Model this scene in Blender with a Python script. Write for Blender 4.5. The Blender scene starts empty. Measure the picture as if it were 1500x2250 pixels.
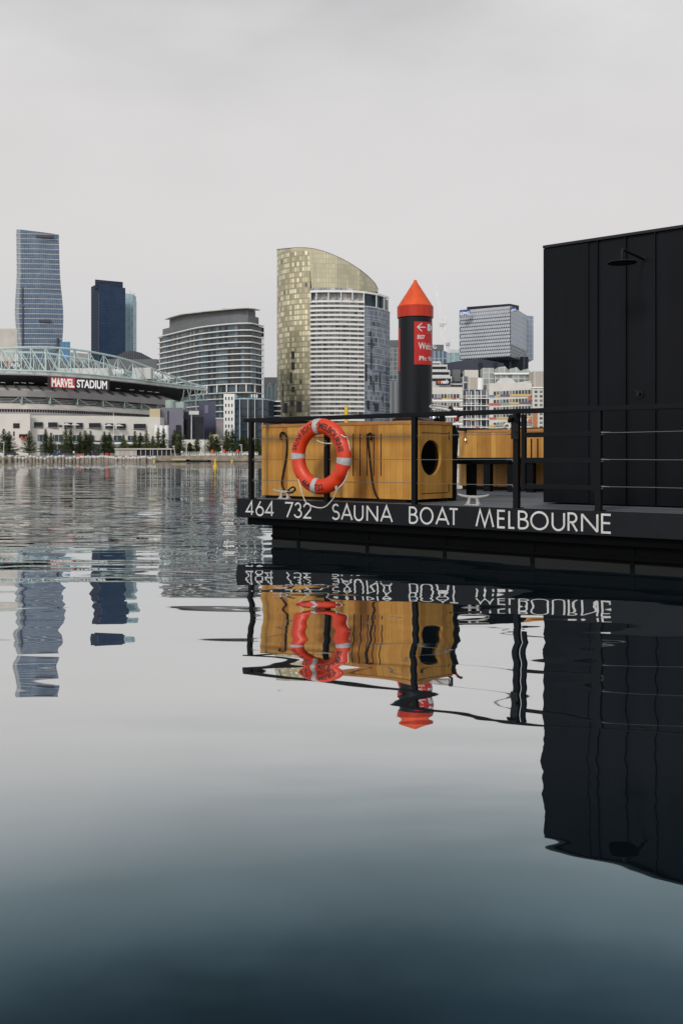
import bpy, bmesh, math, random
from mathutils import Vector, Matrix

# ------------------------------------------------------------------ camera, sky, sun, exposure
sc = bpy.context.scene
COL = sc.collection
R = math.radians
F, CX, HY, H = 2187.0, 750.0, 1008.0, 0.89      # focal length in photo pixels, centre column, horizon row, eye height

cam_d = bpy.data.cameras.new("camera")
cam_d.lens = 35.0
cam_d.sensor_width = 36.0
cam_d.shift_y = (HY - 1125.0) / 2250.0
cam_d.clip_end = 8000.0
cam_d.clip_start = 0.05
cam = bpy.data.objects.new("camera", cam_d)
cam.location = (0, 0, H)
cam.rotation_euler = (R(90), 0, 0)
COL.objects.link(cam)
sc.camera = cam

SUN_DIR = Vector((-0.42, -0.72, 0.62)).normalized()      # towards the sun
SUN_EL = math.asin(SUN_DIR.z)
SUN_AZ = math.atan2(SUN_DIR.x, SUN_DIR.y)
sun_d = bpy.data.lights.new("sun", 'SUN')
sun_d.energy = 1.5
sun_d.angle = R(12)
sun_d.color = (1.0, 0.955, 0.88)
sun = bpy.data.objects.new("sun", sun_d)
sun.rotation_euler = SUN_DIR.to_track_quat('Z', 'Y').to_euler()
sun.location = (-40, -60, 80)
COL.objects.link(sun)

world = bpy.data.worlds.new("World")
sc.world = world
world.use_nodes = True
wt = world.node_tree
for n in list(wt.nodes):
    wt.nodes.remove(n)


def N(t, kind, **kw):
    n = t.nodes.new(kind)
    for k, v in kw.items():
        setattr(n, k, v)
    return n


def math_node(t, op, a, b=None, c=None, clamp=False):
    n = t.nodes.new('ShaderNodeMath')
    n.operation = op
    n.use_clamp = clamp
    for i, v in enumerate((a, b, c)):
        if v is None:
            continue
        if isinstance(v, (int, float)):
            n.inputs[i].default_value = v
        else:
            t.links.new(v, n.inputs[i])
    return n.outputs[0]


def ramp_node(t, fac, stops, interp='LINEAR'):
    n = t.nodes.new('ShaderNodeValToRGB')
    n.color_ramp.interpolation = interp
    el = n.color_ramp.elements
    while len(el) > 1:
        el.remove(el[-1])
    el[0].position = stops[0][0]
    el[0].color = tuple(stops[0][1]) + (1,) if len(stops[0][1]) == 3 else stops[0][1]
    for p, c in stops[1:]:
        e = el.new(p)
        e.color = tuple(c) + (1,) if len(c) == 3 else c
    if fac is not None:
        t.links.new(fac, n.inputs[0])
    return n.outputs[0]


def build_world():
    t = wt
    tc = N(t, 'ShaderNodeTexCoord')
    sep = N(t, 'ShaderNodeSeparateXYZ')
    t.links.new(tc.outputs['Generated'], sep.inputs[0])
    sky = N(t, 'ShaderNodeTexSky', sky_type='NISHITA')
    sky.sun_disc = False
    sky.sun_elevation = SUN_EL
    sky.sun_rotation = SUN_AZ
    sky.altitude = 0
    sky.air_density = 1.2
    sky.dust_density = 3.0
    bg1 = N(t, 'ShaderNodeBackground')
    bg1.inputs[1].default_value = 0.1
    t.links.new(sky.outputs[0], bg1.inputs[0])
    # cloud deck: direction stretched so that clouds flatten towards the horizon
    mp = N(t, 'ShaderNodeMapping')
    mp.inputs['Scale'].default_value = (1.5, 1.5, 4.2)
    t.links.new(tc.outputs['Generated'], mp.inputs[0])
    n1 = N(t, 'ShaderNodeTexNoise')
    n1.inputs['Scale'].default_value = 1.7
    n1.inputs['Detail'].default_value = 5
    n1.inputs['Roughness'].default_value = 0.5
    t.links.new(mp.outputs[0], n1.inputs['Vector'])
    # brightness by height: bright veil low down, heavier cloud higher up
    hgt = ramp_node(t, sep.outputs[2], [
        (0.0, (0.61, 0.615, 0.645)), (0.08, (0.645, 0.64, 0.65)), (0.2, (0.735, 0.710, 0.698)),
        (0.33, (0.725, 0.705, 0.695)), (0.42, (0.68, 0.67, 0.672)), (0.475, (0.33, 0.37, 0.40)), (0.62, (0.27, 0.36, 0.43)),
        (1.0, (0.52, 0.57, 0.62))])
    amp = ramp_node(t, sep.outputs[2], [(0.0, (.13,) * 3), (0.24, (.13,) * 3), (0.33, (.32,) * 3), (0.40, (.8,) * 3), (0.45, (2.2,) * 3), (0.6, (2.6,) * 3)])
    d = math_node(t, 'SUBTRACT', n1.outputs[0], 0.5)
    v = math_node(t, 'MULTIPLY_ADD', d, amp, 1.0)
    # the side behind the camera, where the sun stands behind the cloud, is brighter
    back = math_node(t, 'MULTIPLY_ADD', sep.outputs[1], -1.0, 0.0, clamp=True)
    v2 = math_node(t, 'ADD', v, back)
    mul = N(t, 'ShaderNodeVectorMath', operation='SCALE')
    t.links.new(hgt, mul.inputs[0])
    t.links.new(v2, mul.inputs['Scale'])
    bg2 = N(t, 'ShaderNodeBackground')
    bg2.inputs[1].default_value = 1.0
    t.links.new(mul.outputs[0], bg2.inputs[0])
    mix = N(t, 'ShaderNodeMixShader')
    mix.inputs[0].default_value = 0.93
    t.links.new(bg1.outputs[0], mix.inputs[1])
    t.links.new(bg2.outputs[0], mix.inputs[2])
    out = N(t, 'ShaderNodeOutputWorld')
    t.links.new(mix.outputs[0], out.inputs[0])


build_world()
vs = sc.view_settings
vs.view_transform = 'Standard'
vs.look = 'None'
vs.exposure = 0.0
vs.gamma = 1.0
vs.use_curve_mapping = False
sc.render.engine = 'CYCLES'
sc.cycles.max_bounces = 6
sc.cycles.caustics_reflective = False
sc.cycles.caustics_refractive = False
sc.cycles.sample_clamp_indirect = 4.0

# ------------------------------------------------------------------ frames and helpers
# the boat's own frame: s along its side (to the right and nearer), t inwards, z up
OX, OY = -0.21, 10.0
US, UT = (0.775, -0.632), (0.632, 0.775)
BROT = math.atan2(US[1], US[0])


def bw(s, t, z=0.0):
    return Vector((OX + US[0] * s + UT[0] * t, OY + US[1] * s + UT[1] * t, z))


def s_of(px, t):
    r = (px - CX) / F
    return (OY * r + UT[1] * t * r - OX - UT[0] * t) / (US[0] - US[1] * r)


def t_of(px, s):
    r = (px - CX) / F
    return (r * (OY + US[1] * s) - OX - US[0] * s) / (UT[0] - UT[1] * r)


def zb(py, s, t):
    return H - (py - HY) / F * (OY + US[1] * s + UT[1] * t)


def bp(px, py, t):
    s = s_of(px, t)
    return (s, t, zb(py, s, t))


def wx(px, Y):
    return (px - CX) / F * Y


def wz(py, Y):
    return H - (py - HY) / F * Y


def at(px, py, Y):
    return (wx(px, Y), Y, wz(py, Y))


OFF = {}     # base of every thing in its frame
FRM = {}


def tag(o, label=None, cat=None, group=None, kind=None):
    if label: o['label'] = label
    if cat: o['category'] = cat
    if group: o['group'] = group
    if kind: o['kind'] = kind
    return o


def place(o, base, frame):
    if frame == 'B':
        o.location = bw(*base)
        o.rotation_euler = (0, 0, BROT)
    else:
        o.location = base
    OFF[o.name] = Vector(base)
    FRM[o.name] = frame


def thing(name, label, cat, base=(0, 0, 0), frame='W', group=None):
    o = bpy.data.objects.new(name, None)
    o.empty_display_size = 0.2
    COL.objects.link(o)
    place(o, base, frame)
    return tag(o, label, cat, group)


class MB:
    def __init__(self):
        self.v, self.f, self.uv, self.mi = [], [], [], []
        self.m = 0

    def poly(self, pts, uv=None):
        i = len(self.v)
        self.v += [tuple(p) for p in pts]
        self.f.append(tuple(range(i, i + len(pts))))
        self.uv.append(uv)
        self.mi.append(self.m)
        return self

    def box(self, x0, x1, y0, y1, z0, z1):
        i = len(self.v)
        self.v += [(x0, y0, z0), (x1, y0, z0), (x1, y1, z0), (x0, y1, z0), (x0, y0, z1), (x1, y0, z1), (x1, y1, z1), (x0, y1, z1)]
        fs = [(0, 3, 2, 1), (4, 5, 6, 7), (0, 1, 5, 4), (1, 2, 6, 5), (2, 3, 7, 6), (3, 0, 4, 7)]
        w, d, h = x1 - x0, y1 - y0, z1 - z0
        us = [None, None, [(0, 0), (w, 0), (w, h), (0, h)], [(0, 0), (d, 0), (d, h), (0, h)], [(0, 0), (w, 0), (w, h), (0, h)], [(0, 0), (d, 0), (d, h), (0, h)]]
        for f, u in zip(fs, us):
            self.f.append(tuple(i + k for k in f))
            self.uv.append(u)
            self.mi.append(self.m)
        return self

    def bar(self, a, b, w, h=None, up=(0, 0, 1)):
        a, b = Vector(a), Vector(b)
        h = h or w
        d = (b - a).normalized()
        u = Vector(up)
        if abs(d.dot(u)) > 0.99:
            u = Vector((1, 0, 0))
        sx = d.cross(u).normalized() * (w / 2)
        sy = sx.cross(d).normalized() * (h / 2)
        i = len(self.v)
        for p in (a, b):
            self.v += [tuple(p - sx - sy), tuple(p + sx - sy), tuple(p + sx + sy), tuple(p - sx + sy)]
        for f in [(0, 3, 2, 1), (4, 5, 6, 7), (0, 1, 5, 4), (1, 2, 6, 5), (2, 3, 7, 6), (3, 0, 4, 7)]:
            self.f.append(tuple(i + k for k in f))
            self.uv.append(None)
            self.mi.append(self.m)
        return self

    def tube(self, path, r, n=8, caps=True, closed=False):
        path = [Vector(p) for p in path]
        rs = r if isinstance(r, (list, tuple)) else [r] * len(path)
        i0 = len(self.v)
        m = len(path)
        prev = None
        for k, p in enumerate(path):
            if closed:
                d = path[(k + 1) % m] - path[k - 1]
            else:
                d = path[min(k + 1, m - 1)] - path[max(k - 1, 0)]
            d.normalize()
            if prev is None:
                u = Vector((0, 0, 1)) if abs(d.z) < 0.9 else Vector((1, 0, 0))
                u = (u - d * u.dot(d)).normalized()
            else:
                u = (prev - d * prev.dot(d))
                u = u.normalized() if u.length > 1e-6 else d.orthogonal().normalized()
            prev = u
            w = d.cross(u)
            for j in range(n):
                a = 2 * math.pi * j / n
                self.v.append(tuple(p + (u * math.cos(a) + w * math.sin(a)) * rs[k]))
        rng = m if closed else m - 1
        for k in range(rng):
            k2 = (k + 1) % m
            for j in range(n):
                j2 = (j + 1) % n
                self.f.append((i0 + k * n + j, i0 + k * n + j2, i0 + k2 * n + j2, i0 + k2 * n + j))
                self.uv.append(None)
                self.mi.append(self.m)
        if caps and not closed:
            self.f.append(tuple(i0 + j for j in reversed(range(n))))
            self.f.append(tuple(i0 + (m - 1) * n + j for j in range(n)))
            self.uv += [None, None]
            self.mi += [self.m, self.m]
        return self

    def lathe(self, prof, c=(0, 0, 0), n=32, a0=0, a1=2 * math.pi):
        i0 = len(self.v)
        full = abs(a1 - a0 - 2 * math.pi) < 1e-6
        k = n if full else n + 1
        for r, z in prof:
            for j in range(k):
                a = a0 + (a1 - a0) * j / n
                self.v.append((c[0] + r * math.cos(a), c[1] + r * math.sin(a), c[2] + z))
        for i in range(len(prof) - 1):
            for j in range(n):
                j2 = (j + 1) % k
                self.f.append((i0 + i * k + j, i0 + i * k + j2, i0 + (i + 1) * k + j2, i0 + (i + 1) * k + j))
                self.uv.append(None)
                self.mi.append(self.m)
        return self

    def prism(self, pts, z0, z1, cap=True, u0=0.0):
        """closed 2d outline (counter-clockwise) raised from z0 to z1; z1 may be a list of heights"""
        n = len(pts)
        zt = z1 if isinstance(z1, (list, tuple)) else [z1] * n
        u = u0
        for i in range(n):
            j = (i + 1) % n
            a, b = pts[i], pts[j]
            L = math.hypot(b[0] - a[0], b[1] - a[1])
            self.poly([(a[0], a[1], z0), (b[0], b[1], z0), (b[0], b[1], zt[j]), (a[0], a[1], zt[i])],
                      [(u, z0), (u + L, z0), (u + L, zt[j]), (u, zt[i])])
            u += L
        if cap:
            self.poly([(p[0], p[1], z) for p, z in zip(pts, zt)])
            self.poly([(p[0], p[1], z0) for p in reversed(pts)])
        return self

    def sweep(self, path, prof, closed_prof=False):
        """profile of (outward distance, z) carried along a plan path; outward is to the right of travel"""
        rings = []
        for d, z in prof:
            rings.append([(p[0], p[1], z) for p in offset(path, d)])
        ln = [0.0]
        for a, b in zip(path, path[1:]):
            ln.append(ln[-1] + math.hypot(b[0] - a[0], b[1] - a[1]))
        m = len(prof)
        for i in range(m if closed_prof else m - 1):
            A, B = rings[i], rings[(i + 1) % m]
            va, vb = prof[i][1], prof[(i + 1) % m][1]
            for k in range(len(path) - 1):
                self.poly([A[k], A[k + 1], B[k + 1], B[k]], [(ln[k], va), (ln[k + 1], va), (ln[k + 1], vb), (ln[k], vb)])
        if closed_prof:
            self.poly([r[0] for r in rings])
            self.poly([r[-1] for r in reversed(rings)])
        return self

    def text(self, body, fn, bold=0.0, sub=0):
        vs_, fs_ = text_geo(body, bold, sub)
        i = len(self.v)
        self.v += [tuple(fn(u, v)) for u, v in vs_]
        for f in fs_:
            self.f.append(tuple(i + k for k in f))
            self.uv.append(None)
            self.mi.append(self.m)
        return self

    def mesh(self, name, mats, off, smooth=None, weld=False):
        me = bpy.data.meshes.new(name)
        o = Vector(off)
        me.from_pydata([tuple(Vector(p) - o) for p in self.v], [], self.f)
        for m_ in (mats if isinstance(mats, (list, tuple)) else [mats]):
            me.materials.append(m_)
        if isinstance(mats, (list, tuple)) and len(mats) > 1:
            me.polygons.foreach_set('material_index', self.mi)
        if any(u is not None for u in self.uv):
            lay = me.uv_layers.new(name="uv")
            k = 0
            for f, u in zip(self.f, self.uv):
                for j in range(len(f)):
                    lay.data[k].uv = u[j] if u is not None else (0.013, 0.017)
                    k += 1
        if weld or smooth is not None:
            bm = bmesh.new()
            bm.from_mesh(me)
            bmesh.ops.remove_doubles(bm, verts=bm.verts, dist=1e-5)
            bmesh.ops.recalc_face_normals(bm, faces=bm.faces)
            bm.to_mesh(me)
            bm.free()
        if smooth is not None:
            for p in me.polygons:
                p.use_smooth = True
            try:
                me.set_sharp_from_angle(angle=R(smooth))
            except Exception:
                pass
        me.update()
        return me

    def part(self, name, mats, parent, label=None, smooth=None, kind=None, bevel=0, weld=False):
        off = OFF[parent.name]
        me = self.mesh(name, mats, off, smooth, weld or bevel > 0)
        o = bpy.data.objects.new(name, me)
        COL.objects.link(o)
        o.parent = parent
        OFF[o.name] = off
        FRM[o.name] = FRM[parent.name]
        if bevel:
            add_bevel(o, bevel)
        return tag(o, label, None, None, kind)

    def solo(self, name, mats, label, cat, base=(0, 0, 0), frame='W', group=None, kind=None, smooth=None, bevel=0, weld=False):
        me = self.mesh(name, mats, base, smooth, weld or bevel > 0)
        o = bpy.data.objects.new(name, me)
        COL.objects.link(o)
        place(o, base, frame)
        if bevel:
            add_bevel(o, bevel)
        return tag(o, label, cat, group, kind)


def add_bevel(o, w):
    b = o.modifiers.new("bevel", 'BEVEL')
    b.width = w
    b.segments = 2
    b.limit_method = 'ANGLE'
    b.angle_limit = R(40)


def offset(path, d):
    if abs(d) < 1e-9:
        return [tuple(p[:2]) for p in path]
    out = []
    n = len(path)
    for i in range(n):
        ns = []
        for a, b in ((i - 1, i), (i, i + 1)):
            if a < 0 or b >= n:
                continue
            tx, ty = path[b][0] - path[a][0], path[b][1] - path[a][1]
            L = math.hypot(tx, ty) or 1
            ns.append((ty / L, -tx / L))
        nx, ny = sum(q[0] for q in ns) / len(ns), sum(q[1] for q in ns) / len(ns)
        L2 = nx * nx + ny * ny or 1
        out.append((path[i][0] + d * nx / L2, path[i][1] + d * ny / L2))
    return out


def smooth_path(pts, k=4):
    """Catmull-Rom through the points, any dimension"""
    out = []
    n = len(pts)
    for i in range(n - 1):
        p0, p1, p2, p3 = pts[max(i - 1, 0)], pts[i], pts[i + 1], pts[min(i + 2, n - 1)]
        for j in range(k):
            t = j / k
            out.append(tuple(0.5 * ((2 * b) + (-a + c) * t + (2 * a - 5 * b + 4 * c - d) * t * t + (-a + 3 * b - 3 * c + d) * t ** 3)
                             for a, b, c, d in zip(p0, p1, p2, p3)))
    out.append(tuple(pts[-1]))
    return out


def interp(xs, ys, x):
    if x <= xs[0]: return ys[0]
    for i in range(len(xs) - 1):
        if x <= xs[i + 1]:
            f = (x - xs[i]) / (xs[i + 1] - xs[i])
            return ys[i] + f * (ys[i + 1] - ys[i])
    return ys[-1]


_text_cache = {}


def text_geo(body, bold=0.0, sub=0):
    """flat letter outlines in the unit box (0..1 wide, 0..1 tall)"""
    key = (body, bold, sub)
    if key in _text_cache:
        return _text_cache[key]
    cu = bpy.data.curves.new("txt", 'FONT')
    cu.body = body
    cu.size = 1.0
    cu.offset = bold
    cu.resolution_u = 4
    ob = bpy.data.objects.new("txt", cu)
    COL.objects.link(ob)
    dg = bpy.context.evaluated_depsgraph_get()
    me = bpy.data.meshes.new_from_object(ob.evaluated_get(dg))
    if sub:
        bm = bmesh.new()
        bm.from_mesh(me)
        bmesh.ops.triangulate(bm, faces=bm.faces)
        bmesh.ops.subdivide_edges(bm, edges=bm.edges, cuts=sub, use_grid_fill=True)
        bmesh.ops.triangulate(bm, faces=bm.faces)
        bm.to_mesh(me)
        bm.free()
    v = [tuple(p.co[:2]) for p in me.vertices]
    f = [tuple(p.vertices) for p in me.polygons]
    x0, x1 = min(p[0] for p in v), max(p[0] for p in v)
    y0, y1 = min(p[1] for p in v), max(p[1] for p in v)
    v = [((p[0] - x0) / (x1 - x0), (p[1] - y0) / (y1 - y0)) for p in v]
    bpy.data.objects.remove(ob)
    bpy.data.curves.remove(cu)
    bpy.data.meshes.remove(me)
    _text_cache[key] = (v, f)
    return v, f


def dup(root, loc, rz=None, label=None, scale=None):
    c = root.copy()
    COL.objects.link(c)
    c.location = loc
    if rz is not None:
        c.rotation_euler = (0, 0, rz)
    if scale is not None:
        c.scale = scale
    if label:
        c['label'] = label
    OFF[c.name] = Vector(loc)
    FRM[c.name] = 'W'
    for ch in list(root.children):
        d = ch.copy()
        COL.objects.link(d)
        d.parent = c
        for g in list(ch.children):
            e = g.copy()
            COL.objects.link(e)
            e.parent = d
    return c


# ------------------------------------------------------------------ materials
def new_mat(name):
    m = bpy.data.materials.new(name)
    m.use_nodes = True
    t = m.node_tree
    return m, t, t.nodes['Principled BSDF']


def mat(name, col, rough=0.6, metal=0.0, var=0.12, scale=1.5, bump=0.0, bscale=20.0, spec=0.5, streak=1.0):
    """plain material with uneven colour (noise in object space; streak < 1 stretches it vertically)"""
    m, t, b = new_mat(name)
    tc = N(t, 'ShaderNodeTexCoord')
    mp = N(t, 'ShaderNodeMapping')
    mp.inputs['Scale'].default_value = (1, 1, streak)
    t.links.new(tc.outputs['Object'], mp.inputs[0])
    n = N(t, 'ShaderNodeTexNoise')
    n.inputs['Scale'].default_value = scale
    n.inputs['Detail'].default_value = 5
    n.inputs['Roughness'].default_value = 0.6
    t.links.new(mp.outputs[0], n.inputs['Vector'])
    c0 = tuple(max(0, c * (1 - 2 * var)) for c in col)
    c1 = tuple(min(1, c * (1 + 2 * var)) for c in col)
    t.links.new(ramp_node(t, n.outputs[0], [(0.2, c0), (0.8, c1)]), b.inputs['Base Color'])
    b.inputs['Metallic'].default_value = metal
    b.inputs['Specular IOR Level'].default_value = spec
    rr = math_node(t, 'MULTIPLY_ADD', n.outputs[0], 0.2, rough - 0.1, clamp=True)
    t.links.new(rr, b.inputs['Roughness'])
    if bump:
        n2 = N(t, 'ShaderNodeTexNoise')
        n2.inputs['Scale'].default_value = bscale
        n2.inputs['Detail'].default_value = 4
        t.links.new(mp.outputs[0], n2.inputs['Vector'])
        bn = N(t, 'ShaderNodeBump')
        bn.inputs['Strength'].default_value = 0.6
        bn.inputs['Distance'].default_value = bump
        t.links.new(n2.outputs[0], bn.inputs['Height'])
        t.links.new(bn.outputs[0], b.inputs['Normal'])
    return m


def facade(name, cols, cw, ch, mu=0.12, mv=0.0, mull=(0.05, 0.05, 0.05), rough=0.2, metal=0.0, seed=0.0, big=0.0, spec=0.5):
    """window grid over UV metres: panes cw x ch with their own colours (cols: (position, colour)), mullions mu / mv as a share of the pane"""
    m, t, b = new_mat(name)
    uv = N(t, 'ShaderNodeUVMap')
    sp = N(t, 'ShaderNodeSeparateXYZ')
    t.links.new(uv.outputs[0], sp.inputs[0])
    u = math_node(t, 'DIVIDE', sp.outputs[0], cw)
    v = math_node(t, 'DIVIDE', sp.outputs[1], ch)
    fu, fv = math_node(t, 'FLOOR', u), math_node(t, 'FLOOR', v)
    cb = N(t, 'ShaderNodeCombineXYZ')
    t.links.new(fu, cb.inputs[0])
    t.links.new(fv, cb.inputs[1])
    cb.inputs[2].default_value = seed + 0.37
    wn = N(t, 'ShaderNodeTexWhiteNoise', noise_dimensions='3D')
    t.links.new(cb.outputs[0], wn.inputs[0])
    fac = wn.outputs[0]
    if big:
        bn = N(t, 'ShaderNodeTexNoise')
        bn.inputs['Scale'].default_value = 0.22
        bn.inputs['Detail'].default_value = 2
        t.links.new(cb.outputs[0], bn.inputs['Vector'])
        q = math_node(t, 'MULTIPLY_ADD', bn.outputs[0], 1.9, -0.45, clamp=True)
        fac = math_node(t, 'ADD', math_node(t, 'MULTIPLY', wn.outputs[0], 1 - big), math_node(t, 'MULTIPLY', q, big))
    colr = ramp_node(t, fac, cols, 'CONSTANT' if not big else 'LINEAR')
    lu = math_node(t, 'LESS_THAN', math_node(t, 'FRACT', u), mu)
    lv = math_node(t, 'LESS_THAN', math_node(t, 'FRACT', v), mv)
    ln = math_node(t, 'MAXIMUM', lu, lv)
    mx = N(t, 'ShaderNodeMix', data_type='RGBA')
    t.links.new(ln, mx.inputs[0])
    t.links.new(colr, mx.inputs[6])
    mx.inputs[7].default_value = tuple(mull) + (1,)
    t.links.new(mx.outputs[2], b.inputs['Base Color'])
    b.inputs['Roughness'].default_value = rough
    b.inputs['Metallic'].default_value = metal
    b.inputs['Specular IOR Level'].default_value = spec
    return m


def wood_mat(name, tint=(1, 1, 1)):
    m, t, b = new_mat(name)
    tc = N(t, 'ShaderNodeTexCoord')
    sp = N(t, 'ShaderNodeSeparateXYZ')
    t.links.new(tc.outputs['Object'], sp.inputs[0])
    run = math_node(t, 'ADD', sp.outputs[0], sp.outputs[1])
    pl = math_node(t, 'DIVIDE', run, 0.076)
    fl = math_node(t, 'FLOOR', pl)
    wn = N(t, 'ShaderNodeTexWhiteNoise', noise_dimensions='1D')
    t.links.new(fl, wn.inputs['W'])
    base = ramp_node(t, wn.outputs[0], [(0.0, (0.43, 0.185, 0.034)), (0.25, (0.58, 0.29, 0.058)), (0.6, (0.68, 0.355, 0.080)), (0.85, (0.50, 0.225, 0.041)), (1.0, (0.76, 0.43, 0.115))])
    cb = N(t, 'ShaderNodeCombineXYZ')
    t.links.new(math_node(t, 'MULTIPLY', run, 75.0), cb.inputs[0])
    t.links.new(math_node(t, 'MULTIPLY', wn.outputs[0], 37.0), cb.inputs[1])
    t.links.new(math_node(t, 'MULTIPLY', sp.outputs[2], 2.2), cb.inputs[2])
    g = N(t, 'ShaderNodeTexNoise')
    g.inputs['Scale'].default_value = 1.0
    g.inputs['Detail'].default_value = 6
    g.inputs['Distortion'].default_value = 1.3
    t.links.new(cb.outputs[0], g.inputs['Vector'])
    gr = ramp_node(t, g.outputs[0], [(0.28, (0.74, 0.66, 0.56)), (0.45, (1, 1, 1)), (0.75, (1.0, 0.98, 0.95))])
    mx = N(t, 'ShaderNodeMix', data_type='RGBA', blend_type='MULTIPLY')
    mx.inputs[0].default_value = 1
    t.links.new(base, mx.inputs[6])
    t.links.new(gr, mx.inputs[7])
    gap = math_node(t, 'LESS_THAN', math_node(t, 'FRACT', pl), 0.028)
    m2 = N(t, 'ShaderNodeMix', data_type='RGBA')
    t.links.new(math_node(t, 'MULTIPLY', gap, 0.8), m2.inputs[0])
    t.links.new(mx.outputs[2], m2.inputs[6])
    m2.inputs[7].default_value = (0.10, 0.045, 0.012, 1)
    m3 = N(t, 'ShaderNodeMix', data_type='RGBA', blend_type='MULTIPLY')
    m3.inputs[0].default_value = 1
    t.links.new(m2.outputs[2], m3.inputs[6])
    bl = N(t, 'ShaderNodeTexNoise')
    bl.inputs['Scale'].default_value = 3.5
    bl.inputs['Detail'].default_value = 4
    t.links.new(tc.outputs['Object'], bl.inputs['Vector'])
    t.links.new(ramp_node(t, bl.outputs[0], [(0.3, (0.80, 0.76, 0.70)), (0.55, (1, 1, 1))]), m3.inputs[7])
    t.links.new(m3.outputs[2], b.inputs['Base Color'])
    b.inputs['Roughness'].default_value = 0.5
    b.inputs['Specular IOR Level'].default_value = 0.35
    bn = N(t, 'ShaderNodeBump')
    bn.inputs['Strength'].default_value = 0.5
    bn.inputs['Distance'].default_value = 0.003
    hh = math_node(t, 'SUBTRACT', math_node(t, 'MULTIPLY', g.outputs[0], 0.3), gap)
    t.links.new(hh, bn.inputs['Height'])
    t.links.new(bn.outputs[0], b.inputs['Normal'])
    return m


def deck_mat():
    m, t, b = new_mat("weathered_decking")
    tc = N(t, 'ShaderNodeTexCoord')
    sp = N(t, 'ShaderNodeSeparateXYZ')
    t.links.new(tc.outputs['Object'], sp.inputs[0])
    pl = math_node(t, 'DIVIDE', sp.outputs[1], 0.14)
    wn = N(t, 'ShaderNodeTexWhiteNoise', noise_dimensions='1D')
    t.links.new(math_node(t, 'FLOOR', pl), wn.inputs['W'])
    mp = N(t, 'ShaderNodeMapping')
    mp.inputs['Scale'].default_value = (3, 25, 1)
    t.links.new(tc.outputs['Object'], mp.inputs[0])
    g = N(t, 'ShaderNodeTexNoise')
    g.inputs['Scale'].default_value = 2.0
    g.inputs['Detail'].default_value = 6
    t.links.new(mp.outputs[0], g.inputs['Vector'])
    f = math_node(t, 'ADD', math_node(t, 'MULTIPLY', wn.outputs[0], 0.35), math_node(t, 'MULTIPLY', g.outputs[0], 0.65))
    c = ramp_node(t, f, [(0.2, (0.055, 0.058, 0.066)), (0.8, (0.16, 0.165, 0.18))])
    gap = math_node(t, 'LESS_THAN', math_node(t, 'FRACT', pl), 0.06)
    mx = N(t, 'ShaderNodeMix', data_type='RGBA')
    t.links.new(gap, mx.inputs[0])
    t.links.new(c, mx.inputs[6])
    mx.inputs[7].default_value = (0.012, 0.012, 0.014, 1)
    t.links.new(mx.outputs[2], b.inputs['Base Color'])
    b.inputs['Roughness'].default_value = 0.6
    return m


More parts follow.
